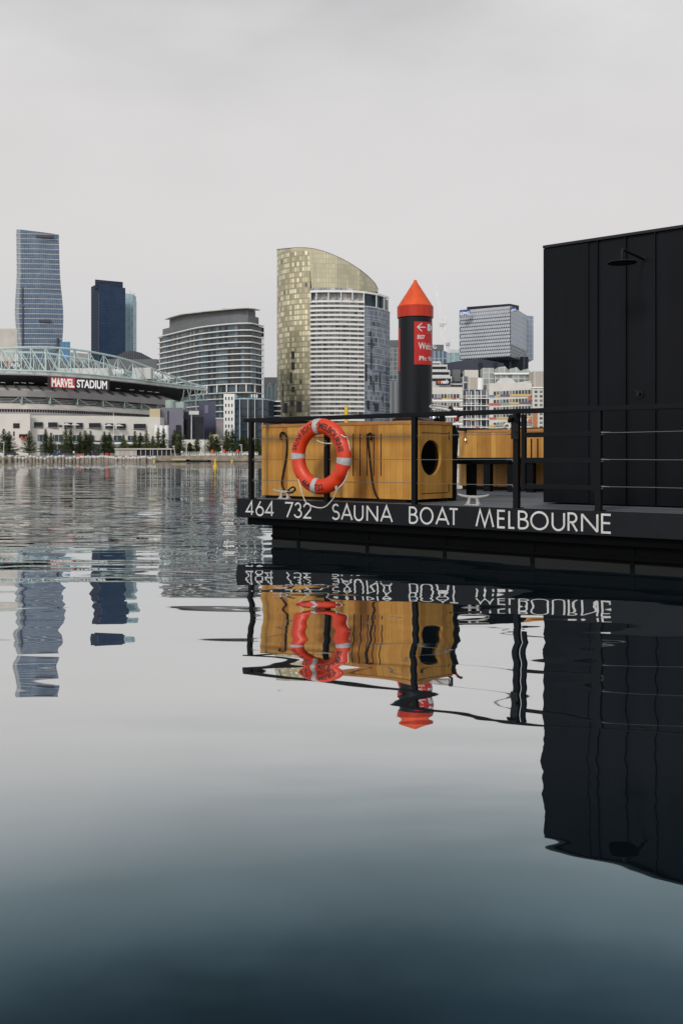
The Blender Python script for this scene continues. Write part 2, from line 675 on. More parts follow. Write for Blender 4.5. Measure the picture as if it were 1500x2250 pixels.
def water_mat():
    m, t, b = new_mat("harbour_water")
    t.nodes.remove(b)
    out = t.nodes['Material Output']
    geo = N(t, 'ShaderNodeNewGeometry')
    sp = N(t, 'ShaderNodeSeparateXYZ')
    t.links.new(geo.outputs['Position'], sp.inputs[0])
    X, Y = sp.outputs[0], sp.outputs[1]

    def slope(sx, sy, detail, dist=0.0, seed=0.0, rough=0.5):
        mp = N(t, 'ShaderNodeMapping')
        mp.inputs['Scale'].default_value = (sx, sy, 1)
        mp.inputs['Location'].default_value = (seed, seed * 1.7, seed)
        t.links.new(geo.outputs['Position'], mp.inputs[0])
        n = N(t, 'ShaderNodeTexNoise')
        n.inputs['Scale'].default_value = 1.0
        n.inputs['Detail'].default_value = detail
        n.inputs['Roughness'].default_value = rough
        n.inputs['Distortion'].default_value = dist
        t.links.new(mp.outputs[0], n.inputs['Vector'])
        sub = N(t, 'ShaderNodeVectorMath', operation='SUBTRACT')
        t.links.new(n.outputs['Color'], sub.inputs[0])
        sub.inputs[1].default_value = (0.5, 0.5, 0.5)
        return sub.outputs[0]

    def sm(v, a, b_):
        n = N(t, 'ShaderNodeMapRange', interpolation_type='SMOOTHSTEP')
        n.inputs[1].default_value = a
        n.inputs[2].default_value = b_
        t.links.new(v, n.inputs[0])
        return n.outputs[0]

    # uneven edge of the breeze patch
    mp = N(t, 'ShaderNodeMapping')
    mp.inputs['Scale'].default_value = (0.25, 0.55, 1)
    t.links.new(geo.outputs['Position'], mp.inputs[0])
    pn = N(t, 'ShaderNodeTexNoise')
    pn.inputs['Scale'].default_value = 1.0
    pn.inputs['Detail'].default_value = 2
    t.links.new(mp.outputs[0], pn.inputs['Vector'])
    Yn = math_node(t, 'ADD', Y, math_node(t, 'MULTIPLY_ADD', pn.outputs[0], 5.0, -2.5))
    Yn = math_node(t, 'SUBTRACT', Yn, math_node(t, 'MULTIPLY', math_node(t, 'MAXIMUM', math_node(t, 'ADD', X, 0.6), 0.0), 1.2))
    m2 = sm(Yn, 2.6, 6.5)
    m3 = sm(Yn, 6.0, 13.0)
    m4 = sm(Y, 25.0, 90.0)
    m5 = sm(Y, 1.8, 4.0)
    m6 = sm(pn.outputs[0], 0.46, 0.58)
    m7 = math_node(t, 'MULTIPLY', sm(Y, 2.5, 3.1), math_node(t, 'SUBTRACT', 1.0, sm(Y, 6.0, 8.5)))

    def scaled(vec, amp, mask=None):
        s = N(t, 'ShaderNodeVectorMath', operation='SCALE')
        t.links.new(vec, s.inputs[0])
        if mask is None:
            s.inputs['Scale'].default_value = amp
        else:
            t.links.new(math_node(t, 'MULTIPLY', mask, amp), s.inputs['Scale'])
        return s.outputs[0]

    def add(a, b_):
        s = N(t, 'ShaderNodeVectorMath', operation='ADD')
        t.links.new(a, s.inputs[0])
        t.links.new(b_, s.inputs[1])
        return s.outputs[0]

    tot = scaled(slope(0.30, 0.95, 0, 0.0, 3.1), WATER_A[0])
    tot = add(tot, scaled(slope(0.55, 2.3, 0, 0.0, 57.3), WATER_A[4], m5))
    tot = add(tot, scaled(slope(1.1, 4.4, 0, 0.0, 93.1), WATER_A[6], m7))
    tot = add(tot, scaled(slope(3.0, 11.0, 1, 0.0, 71.9), WATER_A[5], m6))
    tot = add(tot, scaled(slope(0.8, 3.6, 1, 0.3, 11.3), WATER_A[1], m2))
    tot = add(tot, scaled(slope(0.8, 4.2, 2, 0.4, 23.7, 0.55), WATER_A[2], m3))
    tot = add(tot, scaled(slope(0.35, 2.2, 2, 0.3, 41.9, 0.6), WATER_A[3], m4))
    fl = N(t, 'ShaderNodeVectorMath', operation='MULTIPLY')
    t.links.new(tot, fl.inputs[0])
    fl.inputs[1].default_value = (0.55, 1.0, 0.0)
    up = N(t, 'ShaderNodeVectorMath', operation='ADD')
    t.links.new(fl.outputs[0], up.inputs[0])
    up.inputs[1].default_value = (0, 0, 1)
    nm = N(t, 'ShaderNodeVectorMath', operation='NORMALIZE')
    t.links.new(up.outputs[0], nm.inputs[0])
    NRM = nm.outputs[0]
    lw = N(t, 'ShaderNodeLayerWeight')
    lw.inputs[0].default_value = 0.5
    t.links.new(NRM, lw.inputs['Normal'])
    refl = ramp_node(t, lw.outputs['Facing'], [(0.30, (0.02, .035, .045)), (0.50, (.045, .076, .098)), (0.56, (.082, .13, .157)), (0.62, (.195, .26, .285)), (0.67, (.42, .47, .485)), (0.715, (.635, .655, .66)),
                                               (0.78, (.77, .775, .775)), (0.87, (.83, .84, .845)), (1.0, (0.95, .955, .955))])
    gl = N(t, 'ShaderNodeBsdfGlossy')
    t.links.new(refl, gl.inputs['Color'])
    gl.inputs['Roughness'].default_value = 0.012
    t.links.new(NRM, gl.inputs['Normal'])
    df = N(t, 'ShaderNodeBsdfDiffuse')
    df.inputs['Color'].default_value = (0.0022, 0.0042, 0.0056, 1)
    mx = N(t, 'ShaderNodeAddShader')
    t.links.new(df.outputs[0], mx.inputs[0])
    t.links.new(gl.outputs[0], mx.inputs[1])
    t.links.new(mx.outputs[0], out.inputs[0])
    return m


WATER_A = (0.034, 0.044, 0.17, 0.13, 0.040, 0.018, 0.034)

M = {}
M['water'] = water_mat()
M['paving'] = mat("promenade_paving", (0.30, 0.28, 0.25), 0.8, scale=0.15)
M['quay'] = mat("quay_stone", (0.30, 0.25, 0.19), 0.85, scale=0.6, var=0.25)
M['black'] = mat("black_painted_steel", (0.0026, 0.003, 0.0042), 0.5, scale=3, var=0.2, spec=0.16)
M['fascia'] = mat("dark_fascia_board", (0.0026, 0.0032, 0.0056), 0.55, scale=5, var=0.4, bump=0.0008, bscale=60, spec=0.25)
M['hull'] = mat("black_hull", (0.0014, 0.0016, 0.002), 0.7, scale=2.5, var=0.4, bump=0.001, bscale=30, spec=0.06)
M['algae'] = mat("dark_waterline_growth", (0.0035, 0.0038, 0.0028), 0.9, scale=14, var=0.45)
M['cladding'] = mat("black_metal_cladding", (0.0028, 0.0035, 0.0054), 0.45, scale=3.0, var=0.42, streak=0.10, bump=0.006, bscale=1.8, spec=0.14)
M['trim'] = mat("dark_roof_trim", (0.008, 0.009, 0.013), 0.45, scale=2, spec=0.3)
M['deck'] = deck_mat()
M['wood'] = wood_mat("oiled_cedar")
M['woodcap'] = mat("cedar_top_board", (0.46, 0.20, 0.055), 0.5, scale=6, var=0.15)
M['void'] = mat("dark_gap", (0.008, 0.006, 0.005), 0.9)
M['white'] = mat("white_letter_paint", (0.66, 0.655, 0.645), 0.6, var=0.10, scale=9)
M['wire'] = mat("stainless_wire", (0.20, 0.20, 0.20), 0.45, metal=0.8)
M['cleat'] = mat("galvanised_cleat", (0.40, 0.39, 0.375), 0.6, scale=25, var=0.12)
M['ring'] = mat("orange_lifebuoy", (0.70, 0.046, 0.009), 0.42, scale=7, var=0.07, bump=0.001, bscale=40)
M['tape'] = mat("reflective_tape", (0.44, 0.44, 0.435), 0.55, scale=40, var=0.15)
M['inkblack'] = mat("black_ink", (0.012, 0.010, 0.010), 0.6)
M['rope'] = mat("white_rope", (0.66, 0.62, 0.54), 0.85, scale=60, var=0.15)
M['rubber'] = mat("black_rubber", (0.004, 0.004, 0.0046), 0.5, spec=0.25)
M['glassdark'] = mat("dark_glass", (0.003, 0.0035, 0.004), 0.12, var=0.05, spec=0.15)
M['cone'] = mat("orange_cone", (0.70, 0.085, 0.018), 0.45, scale=9, var=0.14, streak=0.12, spec=0.35)
M['coneband'] = mat("red_band", (0.54, 0.032, 0.010), 0.42, scale=9, var=0.18, streak=0.15, spec=0.3)
M['pile'] = mat("black_pile", (0.0042, 0.0052, 0.0078), 0.4, scale=6, var=0.35, streak=0.08, spec=0.22)
M['signred'] = mat("red_sign", (0.54, 0.020, 0.018), 0.45, scale=3, var=0.06, spec=0.3)
M['signwhite'] = mat("white_sign_ink", (0.72, 0.70, 0.68), 0.5, var=0.03)
M['chrome'] = mat("chrome", (0.6, 0.62, 0.64), 0.12, metal=1.0, var=0.05)
M['red'] = mat("red_plastic", (0.45, 0.02, 0.02), 0.4)
M['yellow'] = mat("yellow_paint", (0.78, 0.50, 0.02), 0.5, var=0.08)
exec_far = True

# ------------------------------------------------------------------ water and ground
mb = MB()
mb.poly([(-2500, -60, 0), (2500, -60, 0), (2500, 300.0, 0), (-2500, 300.0, 0)])
mb.solo("water", M['water'], None, None, kind='structure')
GZ = 1.7
mb = MB()
mb.poly([(-2500, 299.5, GZ), (2500, 299.5, GZ), (2500, 3500, GZ), (-2500, 3500, GZ)])
mb.solo("promenade", M['paving'], None, None, kind='structure')

# ------------------------------------------------------------------ the boat
DZ, FB = 0.46, 0.262           # deck level and underside of the lettered board
SL, SR, TB = -1.188, 7.2, 5.25  # deck ends and its far side
boat = thing("houseboat", "black flat decked boat lettered 464 732 along its dark edge board", "boat", (3.0, 2.6, 0.0), 'B')
MB().box(SL + .03, SR, 0.03, TB - .03, DZ - .05, DZ).part("deck", M['deck'], boat)
b = MB()
b.box(SL, SR, 0.0, 0.03, FB, DZ + .003)
b.box(SL, SL + .03, 0.03, TB, FB, DZ + .003)
b.box(SL + .03, SR, TB - .03, TB, FB, DZ + .003)
fascia = b.part("edge_board", M['fascia'], boat, bevel=0.003)
b = MB()
b.box(-1.07, SR, 0.05, 0.13, 0.185, FB - .002)
b.box(-1.07, SR, 2.4, 2.5, 0.185, FB - .002)
b.box(-1.07, SR, TB - .2, TB - .1, 0.185, FB - .002)
for i in range(6):
    s = -1.06 + i * 1.5
    b.box(s, s + .08, 0.135, 2.395, 0.19, FB - .004)
    b.box(s, s + .08, 2.505, TB - .205, 0.19, FB - .004)
b.part("deck_beam", M['hull'], boat)
for t0 in (0.10, 3.3):
    b = MB()
    b.box(-0.76, SR, t0, t0 + 1.6, -0.5, 0.182)
    for i in range(9):
        b.box(-0.4 + i * .9, -0.36 + i * .9, t0 - .012, t0 - .001, -0.4, 0.17)
    b.box(-0.76, SR, t0 - .02, t0 - .001, 0.06, 0.09)
    b.part("pontoon", M['hull'], boat, bevel=0.006)
    if t0 < 1:
        MB().box(-0.763, SR, t0 - .0035, t0 - .0005, -0.05, 0.035).part("waterline_growth", M['algae'], boat)

# --- lettering on the edge board: strokes of a geometric sans
STK = 0.0175


def arc(cx, cy, rx, ry, a0, a1, n=14):
    return [(cx + rx * math.cos(R(a0 + (a1 - a0) * k / n)), cy + ry * math.sin(R(a0 + (a1 - a0) * k / n))) for k in range(n + 1)]


GL = {
    '4': [[(.76, 0), (.76, 1), (0.0, .24), (1, .24)]],
    '6': [[(.62, 1.03), (.10, .47)], arc(.5, .31, .5, .31, 0, 360, 26)],
    '7': [[(0, 1), (.96, 1), (.25, -.03)]],
    '3': [arc(.45, .76, .40, .24, 165, -85), arc(.45, .265, .52, .265, 85, -165)],
    '2': [arc(.48, .71, .46, .29, 175, -32) + [(.06, 0), (1, 0)]],
    'S': [arc(.52, .75, .40, .25, 35, 250) + arc(.48, .26, .48, .26, 72, -150)],
    'A': [[(0, 0), (.5, 1.02), (1, 0)], [(.19, .32), (.81, .32)]],
    'U': [[(0, 1), (0, .36)] + arc(.5, .36, .5, .36, 180, 360) + [(1, 1)]],
    'N': [[(0, 0), (0, 1)], [(0, .985), (1, .015)], [(1, 0), (1, 1)]],
    'B': [[(0, 0), (0, 1), (.40, 1)] + arc(.42, .77, .44, .23, 90, -90) + [(0, .54)], [(.42, .54)] + arc(.45, .27, .55, .27, 90, -90) + [(0, 0)]],
    'O': [arc(.5, .5, .5, .5, 0, 360, 32)],
    'T': [[(0, 1), (1, 1)], [(.5, 0), (.5, .95)]],
    'M': [[(0, 0), (.22, 1.0), (.5, .04), (.78, 1.0), (1, 0)]],
    'E': [[(1, 1), (0, 1), (0, 0), (1, 0)], [(.05, .53), (.92, .53)]],
    'L': [[(0, 1), (0, 0), (1, 0)]],
    'R': [[(0, 0), (0, 1), (.45, 1)] + arc(.45, .745, .50, .255, 90, -90) + [(0, .49)], [(.42, .47), (1.02, -.01)]],
}


def ribbon(mb_, pts, w, t):
    """flat stroke of width w with mitred corners in the plane t = const of the boat frame"""
    q = [pts[0]]
    for p in pts[1:]:
        if math.hypot(p[0] - q[-1][0], p[1] - q[-1][1]) > 1e-5:
            q.append(p)
    n = len(q)
    closed = math.hypot(q[0][0] - q[-1][0], q[0][1] - q[-1][1]) < 1e-4
    if closed:
        q = q[:-1]
        n -= 1
    L, Rr = [], []
    for i in range(n):
        a = q[i - 1] if (closed or i > 0) else None
        c = q[(i + 1) % n] if (closed or i < n - 1) else None
        ds = []
        if a: ds.append(((q[i][0] - a[0]), (q[i][1] - a[1])))
        if c: ds.append(((c[0] - q[i][0]), (c[1] - q[i][1])))
        ns = []
        for dx, dy in ds:
            l = math.hypot(dx, dy)
            ns.append((-dy / l, dx / l))
        nx, ny = sum(k[0] for k in ns) / len(ns), sum(k[1] for k in ns) / len(ns)
        l2 = max(nx * nx + ny * ny, 0.12)
        nx, ny = nx / l2 * w / 2, ny / l2 * w / 2
        L.append((q[i][0] + nx, t, q[i][1] + ny))
        Rr.append((q[i][0] - nx, t, q[i][1] - ny))
    for i in range(n if closed else n - 1):
        j = (i + 1) % n
        mb_.poly([Rr[i], Rr[j], L[j], L[i]])


WORDS = [
    [('4', 540, 558.5), ('6', 562, 580), ('4', 582.5, 602.5)],
    [('7', 625, 645), ('3', 646.5, 664), ('2', 666, 685)],
    [('S', 728, 747), ('A', 749, 775), ('U', 777.5, 798.5), ('N', 805, 830.5), ('A', 835, 863)],
    [('B', 898, 918), ('O', 922, 952), ('A', 956, 987), ('T', 985.5, 1007)],
    [('M', 1044, 1085), ('E', 1091.5, 1110.5), ('L', 1116, 1131.5), ('B', 1137, 1161), ('O', 1164, 1204.5), ('U', 1211, 1240.5), ('R', 1246, 1268.5),
     ('N', 1275.5, 1313.5), ('E', 1319.5, 1343)],
]
LZ0, LZ1 = 0.2825, 0.4445
for wd in WORDS:
    b = MB()
    k = 0
    for ch, p0, p1 in wd:
        s0, s1 = s_of(p0, 0), s_of(p1, 0)
        h = STK / 2
        for st in GL[ch]:
            pts = [(s0 + h + u * (s1 - s0 - 2 * h), LZ0 + h + v * (LZ1 - LZ0 - 2 * h)) for u, v in st]
            ribbon(b, pts, STK, -0.0015 - 0.0004 * (k % 3))
            k += 1
    b.part("lettering", M['white'], fascia)

# --- railing round the deck
RT = 1.322
rail = thing("deck_railing", "black steel railing with wire infill around the boat deck", "railing", (0, 0.03, DZ), 'B')
ST = 0.04
b = MB()
b.box(s_of(537, .03), SR, 0.012, 0.052, RT - .042, RT)
b.part("handrail", M['black'], rail, bevel=0.003)
b = MB()
p0_ = s_of(552, .03)
b.box(p0_ - .02, p0_ + .02, 0.054, TB - .06, RT - .042, RT)
b.part("handrail", M['black'], rail, bevel=0.003)
b = MB()
b.box(SL + .062, 4.5, TB - .10, TB - .06, RT - .02, RT + .015)
b.part("handrail", M['black'], rail, bevel=0.003)
posts = [s_of(552, .03), s_of(718, .03), s_of(910, .03), s_of(1134, .03), s_of(1314, .03), 4.6, 5.7]
for k, s in enumerate(posts):
    b = MB()
    w = 0.045 if k not in (3, 4) else 0.05
    b.box(s - w / 2, s + w / 2, 0.008, 0.056, DZ, RT - .0425)
    b.box(s - w / 2 - .02, s + w / 2 + .02, 0.036, 0.075, DZ + .001, DZ + .009)
    b.part("post", M['black'], rail, bevel=0.002)
for t in (1.4, 2.9, 4.5):
    b = MB()
    b.box(SL + .02, SL + .06, t, t + .045, DZ, RT - .043)
    b.part("post", M['black'], rail)
for s in (0.2, 1.6, 3.0):
    b = MB()
    b.box(s, s + .045, TB - .10, TB - .06, DZ, RT - .021)
    b.part("post", M['black'], rail)
WZ = (0.662, 0.883, 1.104)
for z in WZ:
    for s0, s1 in ((posts[0], posts[3]), (posts[4], posts[5] + 1.0)):
        b = MB()
        pts = []
        for i in range(25):
            f = i / 24
            sag = 0.004 * math.sin(f * math.pi * 4 + z * 9)
            pts.append((s0 + .02 + (s1 - s0 - .04) * f, 0.03, z + sag * .4))
        b.tube(pts, 0.0026, 6)
        b.part("wire", M['wire'], rail)
        for s, d in ((s0, 1), (s1, -1)):
            b = MB()
            b.tube([(s + d * .022, 0.03, z), (s + d * .05, 0.03, z), (s + d * .10, 0.03, z)], [0.009, 0.0065, 0.004], 8)
            b.tube([(s + d * .03 + .012 * math.cos(a), 0.03, z - .006 + .012 * math.sin(a)) for a in [i * math.pi / 5 for i in range(10)]], 0.003, 5, closed=True)
            b.part("wire_clamp", M['wire'], rail)

# --- gate
g0, g1 = s_of(1150, .03), s_of(1304, .03)
gate = thing("deck_gate", "black steel gate with three flat bars in front of the black cabin", "gate", (g0, 0.03, DZ), 'B')
for s in (g0, g1):
    MB().box(s - .019, s + .019, 0.013, 0.049, DZ + .16, RT - .05).part("gate_upright", M['black'], gate, bevel=0.002)
for z in WZ:
    b = MB()
    b.box(g0 + .0195, g1 - .0195, 0.014, 0.05, z - .03, z + .012)
    b.part("bar", M['black'], gate, bevel=0.002)
b = MB()
sh = posts[3]
b.tube([(sh - .045, -.03, 1.205), (sh - .02, -.03, 1.245), (sh + .02, -.03, 1.255), (sh + .035, -.02, 1.21)], [0.012, 0.03, 0.03, 0.014], 10)
b.box(sh - .03, sh + .04, -.014, .0, 1.06, 1.27)
b.tube([(sh + .02, -.0145, 1.20), (sh + .02, -.024, 1.20)], 0.008, 8)
b.tube([(sh + .02, -.0145, 1.12), (sh + .02, -.024, 1.12)], 0.008, 8)
b.part("latch", M['rubber'], gate, smooth=40)

# --- black cabin
CT = 1.0
c0 = s_of(1195, CT)
CZ1 = 2.93
cabin = thing("sauna_cabin", "tall black metal clad cabin with an outdoor shower on its front", "cabin", (c0, CT, DZ), 'B')
c1, cd = 6.4, 4.3
b = MB()
b.box(c0, c1, CT, cd, DZ + .012, CZ1 - .03)
b.part("wall", M['cladding'], cabin)
b = MB()
b.box(c0 - .003, c1 + .02, CT - .030, cd + .02, CZ1 - .029, CZ1 - .002)
b.part("roof_trim", M['trim'], cabin, bevel=0.003)
s91 = s_of(1291.5, CT - .014)
b = MB()
b.box(c0 - .004, s91, CT - .014, CT - .0015, DZ + .014, CZ1 - .033)
b.part("corner_panel", M['cladding'], cabin, bevel=0.002)
sx = s_of(1313, CT)
stp = s_of(1375, CT) - sx
seams = [sx + k * stp for k in range(10)]
for s in seams:
    b = MB()
    b.box(s - .0045, s + .0045, CT - .026, CT - .001, DZ + .013, CZ1 - .031)
    b.part("seam", M['cladding'], cabin)
# the shower
ssx = s_of(1413, CT)
tt = 0.53
b = MB()
zA = zb(565, ssx, CT) - .02
b.tube([(ssx, CT - .002, zA), (ssx, CT - .010, zA)], 0.02, 20)
arm = [(ssx, CT - .008, zA), (ssx, tt + .06, zA + .012), (ssx, tt + .02, zA + .008), (ssx, tt, zA - .02), (ssx, tt, zA - .085)]
b.tube(smooth_path(arm, 5), 0.0115, 12)
b.part("shower_arm", M['rubber'], cabin, smooth=40)
b = MB()
b.lathe([(0, .012), (.02, .012), (.028, .004), (.120, .002), (.125, -.002), (.123, -.008), (0, -.009)], (ssx, tt, zA - .098), 40)
b.lathe([(0.016, .012), (0.016, .03), (0, .032)], (ssx, tt, zA - .098), 16)
b.part("shower_head", M['rubber'], cabin, smooth=40)
b = MB()
stp2 = s_of(1405, CT)
zt_ = zb(866, stp2, CT)
b.tube([(stp2, CT - .002, zt_), (stp2, CT - .016, zt_)], 0.036, 18)
b.tube([(stp2, CT - .016, zt_), (stp2, CT - .06, zt_)], 0.018, 14)
b.tube([(stp2, CT - .05, zt_), (stp2 - .03, CT - .055, zt_ + .04)], 0.007, 8)
b.part("tap", M['rubber'], cabin, smooth=40)

# --- front wooden cabinet
FT = 0.30
f0, f1 = s_of(575, FT), s_of(911, FT)
ZC0, ZC1 = 0.492, 1.262
fd = 0.96
box = thing("wooden_cabinet", "golden cedar cabinet with rounded corner and round window behind the lifebuoy", "cabinet", (f0, FT, DZ), 'B')


def round_rect(s0, s1, t0, t1, r, n=8, corners=(1, 1, 0, 0)):
    """outline, counter-clockwise from the front left; corners front-left, front-right, back-right, back-left"""
    out = []
    for (cx, cy, a0, on) in ((s0, t0, 180, corners[0]), (s1, t0, 270, corners[1]), (s1, t1, 0, corners[2]), (s0, t1, 90, corners[3])):
        if on:
            ox = cx + (r if cx == s0 else -r)
            oy = cy + (r if cy == t0 else -r)
            out += [(ox + r * math.cos(R(a0 + 90 * k / n)), oy + r * math.sin(R(a0 + 90 * k / n))) for k in range(n + 1)]
        else:
            out.append((cx, cy))
    return out


b = MB()
SLOTS = [s_of(p, FT) for p in (775.7, 790.8, 806, 821.2, 836.8)]
ol = round_rect(f0, f1, FT, fd, 0.085, 10, (0, 1, 0, 0))
ol = ol[:-2] + [(f1 - .075, FT + .085), (f1 - .075, fd - .05), (f1, fd - .05)] + ol[-2:]
b.prism(ol, ZC0, ZC1 - .0345)
body = b.part("body", M['wood'], box, smooth=30)
b = MB()
b.prism(round_rect(f0 - .004, f1 + .006, FT - .006, fd + .004, 0.09, 10, (0, 1, 0, 0)), ZC1 - .034, ZC1)
b.part("top_board", M['woodcap'], box, bevel=0.003)
b = MB()
b.box(f0 + .03, f1 - .14, FT + .03, fd - .02, DZ + .001, ZC0 - .001)
b.box(f1 - .13, f1 - .05, fd - .12, fd - .02, DZ + .001, ZC0 - .001)
b.part("plinth", M['void'], box)
for s in SLOTS:
    b = MB()
    z0, z1 = zb(1046, s, FT), zb(953, s, FT)
    b.box(s - .006, s + .006, FT - .0015, FT + .012, z0, z1)
    b.part("slot", M['void'], box)
# side face: door with a round window
tw0, tw1 = t_of(925, f1), t_of(967, f1)
twc, twr = (tw0 + tw1) / 2, (tw1 - tw0) / 2
zwc = zb(1006, f1, twc)
zr = (zb(966, f1, twc) - zb(1047, f1, twc)) / 2
print("window", twc, twr, zr)
rr = zr
d0, d1 = FT + .088, fd - .053
b = MB()
n = 48
ring_i = lambda: [(twc + rr * math.cos(2 * math.pi * k / n), zwc + rr * math.sin(2 * math.pi * k / n)) for k in range(n)]
zd0, zd1 = ZC0 + .002, ZC1 - .037
rr = min(rr, twc - d0 - .012, d1 - twc - .012)
print(rr, d0, d1)


def sq(a):
    c, s_ = math.cos(a), math.sin(a)
    k = 1e9
    if c > 1e-9: k = min(k, (d1 - twc) / c)
    if c < -1e-9: k = min(k, (d0 - twc) / c)
    if s_ > 1e-9: k = min(k, (zd1 - zwc) / s_)
    if s_ < -1e-9: k = min(k, (zd0 - zwc) / s_)
    return (twc + k * c, zwc + k * s_)


angs = sorted([2 * math.pi * k / n for k in range(n)] + [math.atan2(z - zwc, t - twc) % (2 * math.pi) for t in (d0, d1) for z in (zd0, zd1)])
sI = f1 + .002
inn = [(twc + rr * math.cos(a), zwc + rr * math.sin(a)) for a in angs]
outr = [sq(a) for a in angs]
for k in range(len(angs)):
    j = (k + 1) % len(angs)
    b.poly([(sI, inn[k][0], inn[k][1]), (sI, outr[k][0], outr[k][1]), (sI, outr[j][0], outr[j][1]), (sI, inn[j][0], inn[j][1])])
    b.poly([(sI, inn[k][0], inn[k][1]), (sI, inn[j][0], inn[j][1]), (f1 - .074, inn[j][0], inn[j][1]), (f1 - .074, inn[k][0], inn[k][1])])
    b.poly([(sI, outr[k][0], outr[k][1]), (f1 - .074, outr[k][0], outr[k][1]), (f1 - .074, outr[j][0], outr[j][1]), (sI, outr[j][0], outr[j][1])])
door = b.part("door", M['wood'], box)
b = MB()
b.poly([(f1 - .028, p[0], p[1]) for p in ring_i()])
b.part("round_window", M['glassdark'], door)
for z in (zd1 - .10, zd0 + .10):
    b = MB()
    b.tube([(f1 + .004, d1 - .016, z - .04), (f1 + .004, d1 - .016, z + .04)], 0.005, 8)
    b.part("hinge", M['rubber'], door)
b = MB()
b.box(f1 + .0005, f1 + .004, d0 + .02, d1 - .03, ZC0 + .055, ZC0 + .061)
b.part("door_seam", M['void'], box)
b = MB()
b.box(f1 + .0005, f1 + .004, d0 + .02, d1 - .03, ZC1 - .118, ZC1 - .113)
b.part("door_seam", M['void'], box)
b = MB()
b.box(f1 - .06, f1 + .016, fd + .006, fd + .05, DZ + .001, ZC1 - .03)
b.part("back_frame", M['black'], box)

# --- black straps hanging on the cabinet
STR1 = [(617, 966, .285), (616, 955, .28), (620, 950, .272), (626, 953, .275), (630, 966, .28), (629, 1000, .283), (622, 1040, .28), (619, 1060, .27), (622, 1073, .22), (629, 1081, .17),
        (639, 1083, .14), (646, 1079, .13), (648, 1073, .13), (643, 1070, .13), (637, 1074, .135), (633, 1078, .14)]
STR2 = [(814, 967, .285), (816, 957, .28), (813, 952, .272), (809, 956, .275), (808, 970, .28), (811, 1000, .283), (814, 1030, .283), (818, 1062, .28), (824, 1085, .25), (833, 1097, .2),
        (846, 1101.5, .17), (866, 1102.5, .15), (893, 1102.5, .13)]
for pts, lab in ((STR1, "black strap hung on the cabinet left of the lifebuoy with a curled end"), (STR2, "black strap hung over the cabinet slots and trailing on the deck")):
    b = MB()
    P3 = []
    for (x, y, t) in pts:
        q = bp(x, y, t)
        P3.append((q[0], q[1], max(q[2], DZ + .008)))
    b.tube(smooth_path(P3, 5), 0.0095, 8)
    q0 = P3[2]
    b.tube([(q0[0], FT - .001, q0[2] - .012), (q0[0], FT - .03, q0[2] - .012), (q0[0], FT - .034, q0[2] + .004)], 0.005, 8)
    b.solo("hanging_strap", M['rubber'], lab, "strap", P3[8], 'B', group="black straps on the front cabinet", smooth=60)

# --- covered machine behind the cabinet
mt = 1.2
mach = thing("covered_machine", "black covered machine with white bent handle and red lever behind the wooden cabinet", "machine", (0.6, mt, DZ), 'B')
b = MB()
mdp = 0.28
sE = s_of(1004, mt + mdp)
prof = [(.0, DZ + .002), (.0, 1.325), (.06, 1.345), (sE - .34, 1.335), (sE - .15, 1.285), (sE, 1.235), (sE + .03, 1.17), (sE + .01, .9), (sE, DZ + .002)]
b.poly([(s, mt, z) for s, z in prof])
b.poly([(s, mt + mdp, z) for s, z in reversed(prof)])
for i in range(len(prof)):
    j = (i + 1) % len(prof)
    b.poly([(prof[j][0], mt, prof[j][1]), (prof[i][0], mt, prof[i][1]), (prof[i][0], mt + mdp, prof[i][1]), (prof[j][0], mt + mdp, prof[j][1])])
b.part("cover", M['rubber'], mach, bevel=0.02)
b = MB()
sA = s_of(965, mt + .2)
b.box(sA - .045, sA + .045, mt + .15, mt + .25, 1.27, zb(904, sA, mt + .2))
b.part("column", M['rubber'], mach, bevel=0.01)
b = MB()
sA = s_of(940, mt - .02)
b.lathe([(.055, 0), (.05, .022), (.032, .038), (0, .045)], (sA, mt + .1, 1.325), 20)
b.part("dial", M['chrome'], mach, smooth=50)
b = MB()
hp = [bp(988, 903, mt + .1), bp(968, 899, mt + .1), bp(951, 896, mt + .1), bp(944.5, 893.5, mt + .14), bp(951, 890.5, mt + .2), bp(970, 892.5, mt + .2), bp(989, 897, mt + .2)]
b.tube(smooth_path(hp, 4), 0.0115, 10)
b.part("handle", M['cleat'], mach, smooth=60)
b = MB()
hp = [bp(986, 898, mt + .15), bp(990, 894, mt + .15), bp(993, 904, mt + .15), bp(980, 912, mt + .15)]
b.tube(smooth_path(hp, 4), 0.014, 8)
b.part("bracket", M['rubber'], mach)
b = MB()
b.bar(bp(1000, 926, mt + .1), bp(1007, 913, mt + .1), 0.03, 0.024)
lev = b.part("lever", M['red'], mach, bevel=0.004)
b = MB()
b.bar(bp(1006, 914, mt + .1), bp(1015, 911, mt + .1), 0.034, 0.026)
b.part("grip", M['rubber'], lev, bevel=0.004)

# --- benches
bench = thing("deck_bench", "black bench slab on posts beside the cedar cabinet", "bench", (0.2, 1.6, DZ), 'B')
MB().box(-0.9, 1.08, 1.85, 2.25, .83, .893).part("seat", M['black'], bench, bevel=0.004)
for s, t in ((s_of(1035, 1.9), 1.9),):
    MB().box(s - .043, s + .043, t - .04, t + .04, DZ + .001, .829).part("leg", M['black'], bench)
MB().box(-.8, -.72, 1.9, 1.98, DZ + .001, .829).part("leg", M['black'], bench)
rb = thing("deck_bench", "long black bench against the far cedar cabinet", "bench", (0.8, 3.9, DZ), 'B')
MB().box(-1.1, 3.9, 3.72, 4.28, .845, .905).part("seat", M['black'], rb, bevel=0.004)
for p in (1072, 1124, 1166):
    s = s_of(p, 3.8)
    MB().box(s - .05, s + .05, 3.76, 3.84, DZ + .001, .844).part("leg", M['black'], rb)

